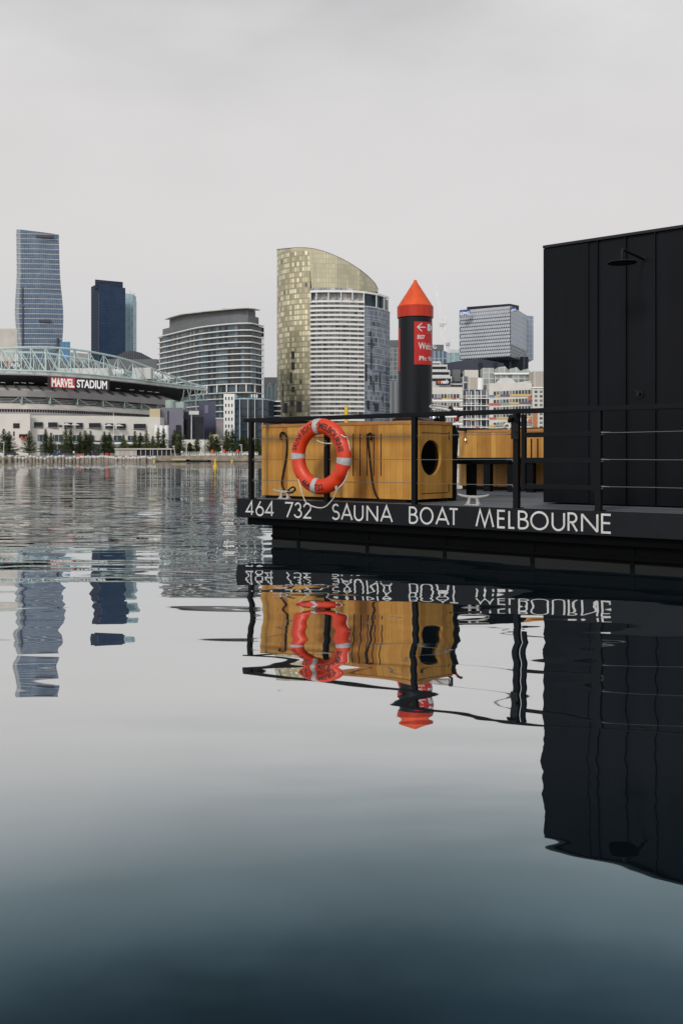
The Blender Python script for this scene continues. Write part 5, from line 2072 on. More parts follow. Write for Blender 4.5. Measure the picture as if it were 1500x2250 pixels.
# navy slab tower and its pale neighbour
NVY = 1250
nv = thing("navy_tower", "dark navy slab tower with a stepped flat top", "skyscraper", base(238, NVY))
b = MB()
b.prism(ypath([(217.5, NVY), (276, NVY + 3), (276, NVY + 40), (217.5, NVY + 40)]), GZ, [wz(624, NVY), wz(632, NVY), wz(632, NVY), wz(624, NVY)])
b.part("front_wall", M['f_navy'], nv)
b = MB()
b.prism(ypath([(200.8, NVY + 18), (217.4, NVY + .1), (217.4, NVY + 38), (200.8, NVY + 38)]), GZ, [wz(625, NVY), wz(623, NVY), wz(623, NVY), wz(625, NVY)])
b.part("side_wall", M['f_navyd'], nv)
b = MB()
b.prism(ypath([(209.5, NVY + 2), (270.5, NVY + 4), (270.5, NVY + 36), (209.5, NVY + 36)]), wz(634, NVY), [wz(613.5, NVY), wz(618.5, NVY), wz(618.5, NVY), wz(613.5, NVY)])
b.part("crown", M['f_navyd'], nv)
tv = thing("pale_teal_tower", "slim pale teal tower half hidden behind the navy tower", "skyscraper", base(286, NVY + 60))
b = MB()
Y = NVY + 60
b.prism(ypath([(262, Y), (293, Y), (300.5, Y + 9), (300.5, Y + 30), (262, Y + 30)]), GZ, wz(660, Y))
b.part("wall", M['f_teal'], tv)
b = MB()
b.prism(ypath([(264, Y + 2), (292, Y + 2), (299.5, Y + 10), (299.5, Y + 28), (264, Y + 28)]), wz(661, Y), [wz(644, Y), wz(646, Y), wz(649, Y), wz(649, Y), wz(644, Y)])
b.part("crown", M['f_teal'], tv)
for k in range(6):
    p = 271 + k * 5
    MB().tube([at(p, 650, Y + 6), at(p, 639 + (k % 3) * 2.5, Y + 6)], .5, 5).part("mast", M['offwhite'], tv)

simple("blue_office", "small bright blue glass office at the foot of the wavy tower", "building", 134, 155, 751, 900, 30, 'f_sky')
simple("brown_roofed_block", "low grey block with a brownish roof between the blue office and the navy tower", "building", 155.5, 200, 774, 850, 30, 'pinkgrey', ytr=778)
dm = thing("domed_hall", "dark ribbed curved roof rising behind the stadium's right shoulder", "hall", base(305, 640))
b = MB()
Y = 640
P = [(240, 795), (262, 779), (277, 772), (292, 770.5), (310, 775), (330, 786), (345, 796)]
b.poly([at(p, y, Y) for p, y in reversed(P)] )
for (a, ya), (c, yc) in zip(P, P[1:]):
    A, C_ = at(a, ya, Y), at(c, yc, Y)
    b.poly([A, C_, (C_[0], Y + 40, C_[2]), (A[0], Y + 40, A[2])])
b.part("curved_roof", M['navy'], dm)
for k in range(18):
    p = 262 + k * 4
    y0 = interp([q_[0] for q_ in P], [q_[1] for q_ in P], p)
    MB().bar((wx(p, Y), Y - .3, wz(y0 + .3, Y)), (wx(p, Y), Y - .3, wz(788, Y)), .35).part("rib", M['greysteel'], dm)
wall_box(MB(), 236, 346, 789, Y - 1, 6).part("wall", M['greysteel'], dm)

# ------------------------------------------------------------------ curved hotel with white bands
HYB = 520
hp_px = [347, 360, 375, 400, 440, 500, 545, 560, 579.5]
hp_y = [740, 736.5, 733, 727, 718, 711, 709, 711, 716]
HP = [(wx(p, HYB * 299 / (1008 - y)), HYB * 299 / (1008 - y)) for p, y in zip(hp_px, hp_y)]
HP = smooth_path(HP, 3)
ht = thing("curved_hotel", "curved glass hotel with white floor bands and a grey top storey", "building", base(470, 545))
HZ = lambda y: wz(y, HYB)
HPB = [(p[0], p[1] + 1.2) for p in HP]
MB().sweep(HP, [(-1.2, GZ), (-1.2, HZ(712))]).part("glass_wall", M['f_hotel'], ht)
bk = [(wx(577, HP[-1][1] + 40), HP[-1][1] + 40), (HP[0][0] + 4, HP[0][1] + 25)]
b = MB()
b.poly([(p[0], p[1], HZ(713)) for p in HPB + bk])
b.part("roof", M['darkroof'], ht)
sidew = MB()
a, c = HPB[-1], bk[0]
sidew.poly([(a[0], a[1], GZ), (c[0], c[1], GZ), (c[0], c[1], HZ(713)), (a[0], a[1], HZ(713))], [(0, 0), (40, 0), (40, 60), (0, 60)])
sidew.part("side_wall", M['f_hotel'], ht)
bands = [709, 724, 737, 750.3, 763.2, 776, 789.2, 802.2, 815.5, 828.3, 842]
for y in bands:
    MB().sweep(HP, [(-1.1, HZ(y + 2.1)), (.35, HZ(y + 2.1)), (.45, HZ(y)), (-1.1, HZ(y))], True).part("floor_band", M['white2'], ht)
for y in (861, 874, 888, 902, 917):
    MB().sweep(HP, [(-1.1, HZ(y + 2.2)), (.1, HZ(y + 2.2)), (.1, HZ(y)), (-1.1, HZ(y))], True).part("floor_band", M['offwhite'], ht)
for p in (455, 477, 498, 519.5, 541, 560, 578):
    i = min(range(len(HP)), key=lambda k: abs(HP[k][0] / HP[k][1] * F + CX - p))
    Y = HP[i][1]
    b = MB()
    b.box(wx(p - 1.1, Y), wx(p + 1.1, Y), Y - .3, Y + 1, HZ(861), HZ(844.7))
    b.part("column", M['white2'], ht)
HPi = offset(HP, -3)
MB().sweep(HPi, [(0, HZ(712)), (0, HZ(690)), ]).part("plant_storey", M['greysteel'], ht)
HP3 = [q_ for q_ in HP if q_[0] / q_[1] * F + CX > 352]
rs = MB()
upr = offset(HP3, -5)
colm = lambda q_: q_[0] / q_[1] * F + CX
tz = [wz(interp([352, 385, 410, 430, 455, 520, 545, 572], [711, 699, 692, 690, 687, 681, 679.5, 686], colm(q_)), q_[1]) for q_ in upr]
n = len(HP3)
for i in range(n - 1):
    A, B = upr[i], upr[i + 1]
    rs.poly([(A[0], A[1], HZ(712)), (B[0], B[1], HZ(712)), (B[0], B[1], tz[i + 1]), (A[0], A[1], tz[i])])
rs.part("upper_plant", M['greysteel'], ht)
ro = MB()
out_ = offset(HP3, -2.0)
inn_ = offset(HP3, -20)
for i in range(n - 1):
    za, zb_ = tz[i] + .05, tz[i + 1] + .05
    ro.poly([(out_[i][0], out_[i][1], za), (out_[i + 1][0], out_[i + 1][1], zb_), (inn_[i + 1][0], inn_[i + 1][1], zb_ + .9), (inn_[i][0], inn_[i][1], za + .9)])
    ro.poly([(out_[i][0], out_[i][1], za), (out_[i + 1][0], out_[i + 1][1], zb_), (out_[i + 1][0], out_[i + 1][1], zb_ + .4), (out_[i][0], out_[i][1], za + .4)])
    ro.poly([(out_[i][0], out_[i][1], za + .4), (out_[i + 1][0], out_[i + 1][1], zb_ + .4), (inn_[i + 1][0], inn_[i + 1][1], zb_ + 1.3), (inn_[i][0], inn_[i][1], za + 1.3)])
ro.part("sloped_roof", M['beige'], ht)

# ------------------------------------------------------------------ white stair tower and teal building in front of the hotel
WY = 455
th = thing("white_tower", "white wall with three columns of small dark windows", "building", base(504, WY))
wall_box(MB(), 491.5, 515.5, 865.5, WY, 12).part("wall", M['white2'], th)
for r_ in range(7):
    for p in (496.5, 503.2, 509.9):
        y = 872 + r_ * 15.2
        front(MB(), p - 1.3, p + 1.3, y, y + 7, WY, .06).part("window", M['win'], th)
th = thing("teal_office", "dark teal glass office with pale floor bands beside the white tower", "building", base(560, 462))
OP = ypath([(515.7, 456), (530, 454), (550, 454), (575, 457), (590, 463), (602, 472)])
MB().sweep(OP, [(0, GZ), (0, wz(874, 456))]).part("glass_wall", M['f_tealdark'], th)
b = MB()
b.poly([(p[0], p[1], wz(874.5, 456)) for p in OP] + [(OP[-1][0], OP[-1][1] + 20, wz(874.5, 456)), (OP[0][0], OP[0][1] + 20, wz(874.5, 456))])
b.part("roof", M['darkroof'], th)
for y in (875, 896, 912, 929, 944, 958):
    MB().sweep(OP, [(.05, wz(y + 3, 456)), (.5, wz(y + 3, 456)), (.5, wz(y, 456)), (.05, wz(y, 456))], True).part("floor_band", M['winteal'] if y != 875 else M['f_teal'], th)
for p in (527, 545, 560, 577):
    front(MB(), p - .7, p + .7, 877, 985, 453, .3).part("pilaster", M['offwhite'], th)
for p in (553, 559, 564):
    wall_box(MB(), p - 1.4, p + 1.4, 866.5, 468, 2, ybot=875).part("roof_vent", M['white2'], th)
th = thing("terraced_block", "small block with pale curved terraces left of the gold tower", "building", base(606, 480))
wall_box(MB(), 596, 616, 882, 482, 10).part("wall", M['win'], th)
for y in (881, 891, 902, 913, 925):
    MB().sweep(ypath([(595, 481), (601, 478), (617, 478)]), [(-.5, wz(y + 2.2, 479)), (.6, wz(y + 2.2, 479)), (.6, wz(y, 479)), (-.5, wz(y, 479))], True).part("terrace", M['white2'], th)
th = simple("fluted_block", "grey blue fluted block between the hotel and the gold tower", "building", 578, 615, 829, 640, 20, 'greysteel')
b = MB()
Y = 639.5
for k in range(12):
    p = 580 + k * 2.9
    b.box(wx(p, Y), wx(p + 1, Y), Y - .8, Y, wz(905, Y), wz(846 + 5 * math.sin(k * 1.1), Y))
b.part("fins", M['f_teal'], th)
front(MB(), 578.5, 614, 850, 905, 640, .2).part("glazing", M['winteal'], th)

# ------------------------------------------------------------------ gold tower
GY = 600
gt = thing("gold_tower", "tall gold glass tower with white balconies and a curved sloping crown", "apartment tower", base(733, GY))
GPX = [608.5, 615, 630, 650, 665, 681]
GPY = [600, 594, 588, 584, 582, 581]
GP = ypath(list(zip(GPX, GPY)))
GTOPX = [608, 625, 650, 672, 690, 710, 730, 750, 770, 790, 805, 818, 826, 830]
GTOPY = [549, 547, 545, 545.2, 547.5, 552.5, 560, 569, 580, 593, 605, 617, 627, 636]


def gtop(p, Y):
    return wz(interp(GTOPX, GTOPY, p), GY) + 0 * Y


def arc_wall(pxs, pys, ytop_fn, zbot, m_, nm_, parent, screen_from=None):
    b = MB()
    u = 0
    for (p, Y), (q_, Y2) in zip(zip(pxs, pys), zip(pxs[1:], pys[1:])):
        a, c = (wx(p, Y), Y), (wx(q_, Y2), Y2)
        L = math.hypot(c[0] - a[0], c[1] - a[1])
        b.poly([(a[0], a[1], zbot), (c[0], c[1], zbot), (c[0], c[1], ytop_fn(q_)), (a[0], a[1], ytop_fn(p))],
               [(u, zbot), (u + L, zbot), (u + L, ytop_fn(q_)), (u, ytop_fn(p))])
        u += L
    return b.part(nm_, m_, parent)


fx = [608.5 + (681 - 608.5) * k / 10 for k in range(11)]
arc_wall(fx, [interp(GPX, GPY, p) for p in fx], lambda p: wz(interp(GTOPX, GTOPY, p) + 6, interp(GPX, GPY, p)), GZ, M['f_gold'], "gold_wall", gt)
cx_ = [608.5 + (830 - 608.5) * k / 44 for k in range(45)]
CYX = [608.5, 640, 681, 740, 790, 830]
CYY = [599.6, 585.8, 581, 583, 590, 604]


def crown_top(p):
    return wz(interp(GTOPX, GTOPY, p), interp(CYX, CYY, p))


def crown_bot(p):
    return wz(interp([608, 680.5, 681.5, 830], [556, 553, 634, 642], p), interp(CYX, CYY, p))


b = MB()
u = 0
for p, q_ in zip(cx_, cx_[1:]):
    Y, Y2 = interp(CYX, CYY, p) - .3, interp(CYX, CYY, q_) - .3
    a, c = (wx(p, Y), Y), (wx(q_, Y2), Y2)
    L = math.hypot(c[0] - a[0], c[1] - a[1])
    b.poly([(a[0], a[1], crown_bot(p)), (c[0], c[1], crown_bot(q_)), (c[0], c[1], crown_top(q_)), (a[0], a[1], crown_top(p))],
           [(u, crown_bot(p)), (u + L, crown_bot(q_)), (u + L, crown_top(q_)), (u, crown_top(p))])
    u += L
b.part("crown_screen", M['f_goldtop'], gt)
b = MB()
pts = []
for p in cx_:
    Y = interp(CYX, CYY, p)
    pts.append((wx(p, Y), Y, crown_top(p) + .1))
b.tube(pts, .32, 6)
b.part("crown_rim", M['greysteel'], gt)
# back of the tower so that the roof reads as solid
b = MB()
back = [(p, interp(CYX, CYY, p) + 14) for p in cx_]
for (p, Y), (q_, Y2) in zip(back, back[1:]):
    zt = lambda pp_: crown_top(pp_) - .6
    b.poly([(wx(p, Y), Y, GZ), (wx(p, Y), Y, zt(p)), (wx(q_, Y2), Y2, zt(q_)), (wx(q_, Y2), Y2, GZ)])
    Ya, Yb = interp(CYX, CYY, p) + .2, interp(CYX, CYY, q_) + .2
    b.poly([(wx(p, Ya), Ya, zt(p)), (wx(q_, Yb), Yb, zt(q_)), (wx(q_, Y2), Y2, zt(q_)), (wx(p, Y), Y, zt(p))])
b.part("core_wall", M['beige'], gt)
# balconies
BYX = [681, 700, 740, 770, 800.5]
BYY = [579.5, 578.2, 577.8, 578.6, 580.8]
BP = ypath([(p, interp(BYX, BYY, p)) for p in (681, 691, 705, 722, 740, 760, 780, 800.5)])
GBZ = lambda y: wz(y, 580)
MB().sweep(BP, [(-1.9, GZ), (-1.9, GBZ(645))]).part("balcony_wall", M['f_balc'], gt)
ny = 27
for k in range(ny):
    y = 661 + k * 10.0
    MB().sweep(BP, [(-1.8, GBZ(y + 4.2)), (0, GBZ(y + 4.2)), (.15, GBZ(y)), (-.05, GBZ(y)), (-.05, GBZ(y + 3.4)), (-1.8, GBZ(y + 3.4))], True).part("balcony", M['white2'], gt)
    if 660 < y < 930 and k % 1 == 0:
        b = MB()
        for p in (682, 695.3, 708, 722, 735, 749, 768, 786, 799.6):
            Y = interp(BYX, BYY, p)
            b.box(wx(p - .55, Y), wx(p + .55, Y), Y - .04, Y + 1.7, GBZ(y - .1), GBZ(y - 5.3))
        b.part("divider", M['offwhite'], gt)
# white frame round the top storeys
FP = ypath([(681, 578.6), (700, 577.6), (740, 577.2), (775, 578), (802, 581), (830, 588), (853.5, 600)])
for y, h in ((639.5, 4.2), ):
    MB().sweep(FP, [(-2.5, GBZ(y + h)), (.2, GBZ(y + h)), (.2, GBZ(y)), (-2.5, GBZ(y))], True).part("roof_frame", M['white2'], gt)
MB().sweep(FP[:4], [(-1.9, GBZ(639)), (-1.9, GBZ(633))]).part("attic_wall", M['f_balc'], gt)
for p in (682, 695, 721.5, 749, 774, 799, 826.5, 843, 853):
    Y = interp([681, 740, 775, 802, 830, 853.5], [578.6, 577.2, 578, 581, 588, 600], p)
    b = MB()
    b.box(wx(p - .9, Y), wx(p + .9, Y), Y - .15, Y + 1.5, GBZ(671 if p > 800 else 661), GBZ(643.5))
    b.part("frame_post", M['white2'], gt)
SP_ = ypath([(800.5, 582), (812, 584), (830, 589), (846, 597), (856, 606)])
MB().sweep(SP_, [(0, GZ), (0, GBZ(671))]).part("slate_wall", M['f_slate'], gt)
MB().sweep(SP_, [(-1.2, GBZ(671)), (-1.2, GBZ(644))]).part("penthouse_glass", M['winteal'], gt)
MB().sweep(SP_, [(.02, GBZ(673)), (.2, GBZ(673)), (.2, GBZ(670.5)), (-1.2, GBZ(670.4))]).part("sky_ledge", M['offwhite'], gt)
for k in range(12):
    y = 698 + k * 20
    MB().sweep(SP_, [(.02, GBZ(y + .8)), (.2, GBZ(y + .8)), (.2, GBZ(y)), (.02, GBZ(y))], True).part("floor_band", M['offwhite'], gt)
rn = random.Random(4)
for p0, p1, y0, y1 in ((811, 816, 728, 740), (811, 818, 745, 765), (812, 817, 775, 812), (801.5, 806, 800, 838), (810, 817, 826, 846), (822, 828, 824, 838), (818, 822, 838, 862), (832, 836, 820, 850), (802, 812, 880, 900), (814, 832, 886, 904), (838, 842, 870, 884)):
    Y = interp([800.5, 812, 830, 846], [582, 584, 589, 597], (p0 + p1) / 2)
    front(MB(), p0, p1, y0, y1, Y + .1, .45).part("dark_bay", M['win'], gt)
for p0, p1, y0, y1 in ((640, 651, 772, 788), (640, 652, 796, 812), (637, 644, 818, 842), (621, 623, 842, 905), (640, 652, 850, 862), (624, 636, 886, 908), (652, 668, 882, 906), (638, 650, 880, 892)):
    Y = interp(GPX, GPY, (p0 + p1) / 2)
    front(MB(), p0, p1, y0, y1, Y + .15, .45).part("dark_bay", M['win'], gt)

th = simple("grey_office", "grey gridded office between the gold tower and the mooring pile", "building", 854, 884, 748, 760, 20, 'f_grey')
front(MB(), 853.6, 884, 747.5, 762, 760, .4).part("parapet", M['greysteel'], th)
simple("striped_office", "pale office with vertical white stripes in front of the grey gridded office", "building", 855.5, 884, 838, 660, 15, 'f_stripe', 'offwhite')
th = simple("blue_grid_office", "blue glass office with white mullions and a round white logo behind the pile", "building", 935, 983, 756, 830, 25, 'f_bluegrid', ytr=774)
front(MB(), 940, 974, 757.5, 770, 830, .4).part("dark_parapet", M['greysteel'], th)
b = MB()
Y = 829
for k in range(20):
    a, c = .6 + k * .27, .6 + (k + 1) * .27
    x, z = wx(955, Y), wz(760.5, Y)
    b.poly([(x + 1.0 * math.cos(a), Y, z + 1.6 * math.sin(a)), (x + 1.0 * math.cos(c), Y, z + 1.6 * math.sin(c)), (x + 1.7 * math.cos(c), Y, z + 2.3 * math.sin(c)), (x + 1.7 * math.cos(a), Y, z + 2.3 * math.sin(a))])
b.poly([(wx(954, Y), Y - .02, wz(761, Y)), (wx(956.5, Y), Y - .02, wz(761, Y)), (wx(956.5, Y), Y - .02, wz(759.5, Y)), (wx(954, Y), Y - .02, wz(759.5, Y))])
b.part("round_logo", M['white2'], th)
simple("small_blue_office", "small teal grey office just left of the folded panel cube", "building", 983.5, 1012, 775, 900, 25, 'f_teal')
simple("rooftop_block", "pale rooftop block peeping over the small teal grey office", "building", 988, 1008, 768, 930, 25, 'offwhite')

# tower cranes
def crane(label, Y, px, ybase, ytop, jib, w, cab=True):
    th = thing("tower_crane", label, "crane", (wx(px, Y), Y, GZ))
    b = MB()
    x = wx(px, Y)
    z0, z1 = wz(ybase, Y), wz(ytop, Y)
    for sx_ in (-1, 1):
        for sy_ in (-1, 1):
            b.bar((x + sx_ * w, Y + sy_ * w, GZ), (x + sx_ * w, Y + sy_ * w, z1), .34)
    n = max(3, int((z1 - z0) / (2.2 * w)))
    for k in range(n):
        za, zb_ = z0 + (z1 - z0) * k / n, z0 + (z1 - z0) * (k + 1) / n
        s_ = 1 if k % 2 else -1
        b.bar((x - s_ * w, Y - w, za), (x + s_ * w, Y - w, zb_), .22)
        b.bar((x - w, Y - w, za), (x + w, Y - w, za), .22)
    b.part("mast", M['white2'], th)
    j = MB()
    A, B = Vector(at(*jib[0], Y)), Vector(at(*jib[1], Y))
    d = (B - A).normalized()
    nrm = Vector((-d.z, 0, d.x)) * w * .8
    j.bar(A - nrm, B - nrm * .3, .26)
    j.bar(A + nrm, B + nrm * .3, .26)
    m_ = 16
    for k in range(m_):
        f0_, f1_ = k / m_, (k + 1) / m_
        s_ = 1 if k % 2 else -1
        j.bar(A + (B - A) * f0_ + nrm * s_ * (1 - .7 * f0_), A + (B - A) * f1_ - nrm * s_ * (1 - .7 * f1_), .16)
    j.part("jib", M['white2'], th)
    if len(jib) > 2:
        j = MB()
        j.bar(A, at(*jib[2], Y), 1.2, .7)
        j.part("counter_jib", M['offwhite'], th)
    if cab:
        c_ = MB()
        c_.box(x - 2.2, x + 1.6, Y - 1.6, Y + 1.6, z1 - 1.2, z1 + 1.6)
        c_.part("cab", M['offwhite'], th, bevel=.2)
    return th


crane("tall white tower crane with a steep jib left of the folded panel cube", 870, 971, 775, 714, ((970, 714), (957, 628), (981, 712)), 1.3)
crane("smaller pale tower crane with a short raised jib beside the tall crane", 900, 984, 775, 757, ((984, 757), (997, 736)), .8, True)
crane("upper pale crane with a short jib rising over the tall crane's cab", 890, 975, 712, 702, ((975, 702), (981, 686), (970, 703)), .7, False)

# ------------------------------------------------------------------ cube with folded panels
KY = 700
kb = thing("folded_panel_cube", "cube shaped office covered in folded pale panels with blue signs", "office building", base(1085, KY))
KL, KC, KR, KE = 1008.5, 1120, 1155.5, 1167.5
KYC, KYR = 690, 735
YL = 712
xl, xc, xr, xe = wx(KL, YL), wx(KC, KYC), wx(KR, KYR), wx(KE, KYR + 14)
zt_l, zt_c = wz(681, YL), wz(671.5, KYC)
KZT = wz(672.5, KYC)
KZB = wz(783.5, KYC)
b = MB()
b.prism([(xl, YL), (xc, KYC), (xr, KYR), (xl + 25, KYR + 30)], KZB, KZT, u0=0)
b.part("wall", [M['kdark']], kb)
# folded panels
nrow, ncol = 14, 22
pan = MB()
dirx, diry = (xc - xl), (KYC - YL)
Lf = math.hypot(dirx, diry)
dirx, diry = dirx / Lf, diry / Lf
nx_, ny_ = diry, -dirx
if ny_ > 0: nx_, ny_ = -nx_, -ny_
ch_ = (KZT - KZB) / nrow
cw_ = Lf / ncol
for r_ in range(nrow):
    z0, z1 = KZT - ch_ * (r_ + 1), KZT - ch_ * r_
    for c_ in range(ncol):
        off_ = (r_ % 2) * .5
        u0_, u1_ = (c_ + off_) * cw_, (c_ + 1 + off_) * cw_
        if u1_ > Lf + .01: u1_ = Lf
        um = (u0_ + u1_) / 2
        P = lambda u, d, z: (xl + dirx * u + nx_ * d, YL + diry * u + ny_ * d, z)
        pan.poly([P(u0_, .15, z1), P(u0_, .15, z0 + ch_ * .42), P(um, 1.0, z0 + ch_ * .02), P(um, .25, z1)])
        pan.poly([P(um, .25, z1), P(um, 1.0, z0 + ch_ * .02), P(u1_, .15, z0 + ch_ * .42), P(u1_, .15, z1)])
        if r_ < 2:
            pan.poly([P(u0_, .1, z0 + .02), P(u1_, .1, z0 + .02), P(u1_, .1, z1), P(u0_, .1, z1)])
pan.part("folded_panels", M['kpanel'], kb, kind='stuff')
sd = MB()
Ls = math.hypot(xr - xc, KYR - KYC)
q0, q1 = (xc + .3, KYC - .25), (xr + .3, KYR - .25)
zmid = wz(756, KYC)
sd.poly([(q0[0], q0[1], zmid), (q1[0], q1[1], zmid), (q1[0], q1[1], KZT), (q0[0], q0[1], KZT)], [(0, zmid), (Ls, zmid), (Ls, KZT), (0, KZT)])
sd.part("side_glass", M['f_kside'], kb)
rn = random.Random(2)
sp2 = MB()
for r_ in range(4):
    z1 = zmid - r_ * (zmid - KZB) / 4
    z0 = zmid - (r_ + 1) * (zmid - KZB) / 4
    for c_ in range(11):
        f0_, f1_ = (c_ + .1 + .5 * (r_ % 2)) / 11.6, (c_ + .8 + .5 * (r_ % 2)) / 11.6
        A = (q0[0] + (q1[0] - q0[0]) * f0_, q0[1] + (q1[1] - q0[1]) * f0_)
        B = (q0[0] + (q1[0] - q0[0]) * f1_, q0[1] + (q1[1] - q0[1]) * f1_)
        sp2.poly([(A[0], A[1], z1), (B[0], B[1], z0 + .6), (B[0], B[1], z1)])
sp2.part("folded_side_panels", M['kpanel'] if True else None, kb)
e = MB()
e.prism([(xr + .4, KYR + 4), (xe, KYR + 8), (xe, KYR + 30), (xr + .4, KYR + 30)], wz(790, KYR + 6), wz(694, KYR + 6))
e.part("side_wing", M['f_kside'], kb)
rf = MB()
rf.prism([(xl + 5.5, YL + 1), (xc + .5, KYC + 4), (xr - 6, KYR - 3), (xl + 26, KYR + 20)], KZT + .1, [wz(674, YL), wz(665.5, KYC), wz(673, KYR), wz(668, KYR)])
rf.part("roof_storey", M['soffit'], kb)
ub = MB()
Yb = 716
wall_box(ub, 1030, 1160, 784, Yb, 20)
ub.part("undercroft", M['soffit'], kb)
for p in (1052, 1092, 1120, 1150):
    front(MB(), p - 2.5, p + 2.5, 785, 850, Yb, .5).part("column", M['navy'], kb)
for (p0, p1, y0, y1, Yk, lab) in ((1009.5, 1032, 680, 693, 705, 1), (1121.5, 1133, 674, 684, 690, 2)):
    s_ = board(p0, p1, y0 + 1.5, y1 + (1 if lab == 1 else -1.5), y0 - .5 if lab == 1 else y0 + 1.5, y1 - 1.0 if lab == 1 else y1 + 1, Yk - 4, .3).part("sign_board", M['kblue'], kb)
    letters(MB(), "KPMG", p0 + 1, p1 - 1, y0 + 6, y1 + .4, y0 + 4, y1 - 1.6, Yk - 4.5, .05).part("lettering", M['white2'], s_)
dk = thing("dark_canopy_building", "dark navy low building with wide flat roof below the folded panel cube", "building", base(1040, 640))
b = MB()
Y = 640
b.prism(ypath([(972, Y), (1050, Y - 10), (1106, Y - 2), (1106, Y + 20), (972, Y + 20)]), wz(822, Y), [wz(799, Y), wz(790.5, Y), wz(799, Y), wz(799, Y), wz(799, Y)])
b.part("roof_volume", M['navy'], dk)
wall_box(MB(), 985, 1100, 815, Y + 4, 14).part("wall", M['soffit'], dk)
for p in (1056, 1089):
    wall_box(MB(), p - 4, p + 4, 797, 560, 5).part("shaft", M['soffit'], dk)

# ------------------------------------------------------------------ colourful apartment offices behind the boat
AY = 430
ap = thing("coloured_office", "long pale office with coloured spandrels below its window rows", "office building", base(1060, AY))
# left wing, recessed middle, right wing
wall_box(MB(), 940, 1015, 851, AY, 16).part("left_wing_wall", M['cream'], ap)
wall_box(MB(), 1015.2, 1074, 856, AY + 4, 12).part("middle_glass", M['f_frames'], ap)
wall_box(MB(), 1074.2, 1168, 842, AY, 16).part("right_wing_wall", M['cream'], ap)
FLY = [(866, 875), (884.5, 893), (901, 910), (917.5, 926), (934.5, 944), (952, 962)]
COLS = {0: [(951, 970, 'purple'), (970, 992, 'yellow'), (992, 1002, 'red'), (1008, 1015, 'green')],
        1: [(970, 982, 'yellow'), (984, 1001, 'yellow'), (1004, 1015, 'purple')],
        3: [(985, 999, 'blue'), (1006, 1015, 'green')], 4: [(1008, 1015, 'yellow')], 2: []}
for i, (y0, y1) in enumerate(FLY):
    b = MB()
    Yf = AY - .1
    x0, x1 = wx(946, Yf), wx(1010, Yf)
    b.poly([(x0, Yf, wz(y1, Yf)), (x1, Yf, wz(y1, Yf)), (x1, Yf, wz(y0, Yf)), (x0, Yf, wz(y0, Yf))], [(0, 0), (x1 - x0, 0), (x1 - x0, 2), (0, 2)])
    b.part("window_row", M['f_rooms'], ap)
    b = MB()
    yr0, yr1 = y0 - 9.0, y1 - 8.6
    x0, x1 = wx(1082, Yf), wx(1166, Yf)
    b.poly([(x0, Yf, wz(yr1 + 3.4, Yf)), (x1, Yf, wz(yr1 - .6, Yf)), (x1, Yf, wz(yr0 - .6, Yf)), (x0, Yf, wz(yr0 + 3.4, Yf))], [(0, 0), (x1 - x0, 0), (x1 - x0, 2), (0, 2)])
    b.part("window_row", M['f_rooms'], ap)
    front(MB(), 940, 1015.5, y1 + 3.2, y1 + 7.2, AY, .35).part("slab_band", M['white2'], ap)
    for a, c, cn in COLS.get(i, []):
        front(MB(), a, c, y1 + .2, y1 + 3.1, AY, .3).part("spandrel", PANEL[cn], ap)
RC = [[(1074, 1086, 'blue'), (1089, 1098, 'yellow'), (1098, 1118, 'purple'), (1119, 1166, 'yellow')], [(1074, 1098, 'red'), (1099, 1117, 'green'), (1118, 1139, 'yellow'), (1140, 1166, 'purple')],
      [], [(1074, 1089, 'red'), (1090, 1118, 'yellow'), (1119, 1122, 'red'), (1152, 1166, 'yellow')], [(1074, 1088, 'yellow'), (1089, 1108, 'green'), (1124, 1130, 'purple'), (1152, 1166, 'green')]]
RY = [(868, 872.5), (886, 890.5), (903, 907), (917, 921), (933.5, 937.5)]
for (ya, yb), row in zip(RY, RC):
    for a, c, cn in row:
        sl = -(a - 1074) * .045
        front(MB(), a, c, ya + sl, yb + sl, AY, .34).part("spandrel", PANEL[cn], ap)
for p, y in ((1163.5, 876), (1163.5, 925.5)):
    b = MB()
    b.lathe([(0, 0), (.95, 0), (.95, .4), (0, .42)], (0, 0, 0), 18)
    b.v = [(wx(p, AY) + v[0], AY - .45 + v[2] * .9, wz(y, AY) + v[1]) for v in b.v]
    b.part("red_disc", PANEL['red'], ap)
for y in (874.5, 890.5, 908, 921, 938):
    front(MB(), 1014.5, 1076, y, y + 1.6, AY + 1, .8).part("deck_slab", M['white2'], ap)
for p in (1015.5, 1024, 1034, 1044, 1048.5, 1056, 1068, 1076):
    front(MB(), p - .6, p + .6, 860, 955, AY + 1.6, .4).part("post", M['white2'], ap)
for a, c, y0, y1 in ((1050, 1074, 876.5, 886), (1017, 1032, 892, 900), (1060, 1074, 923, 936)):
    front(MB(), a, c, y0, y1, AY + 2.2, .2).part("dark_bay", M['win'], ap)
for a, c, y0, y1 in ((1017, 1022, 873, 876), (1032, 1040, 921, 924), (1044, 1051, 936.5, 938.5)):
    front(MB(), a, c, y0, y1, AY, .3).part("spandrel", PANEL['red'] if y0 != 921 else PANEL['yellow'], ap)
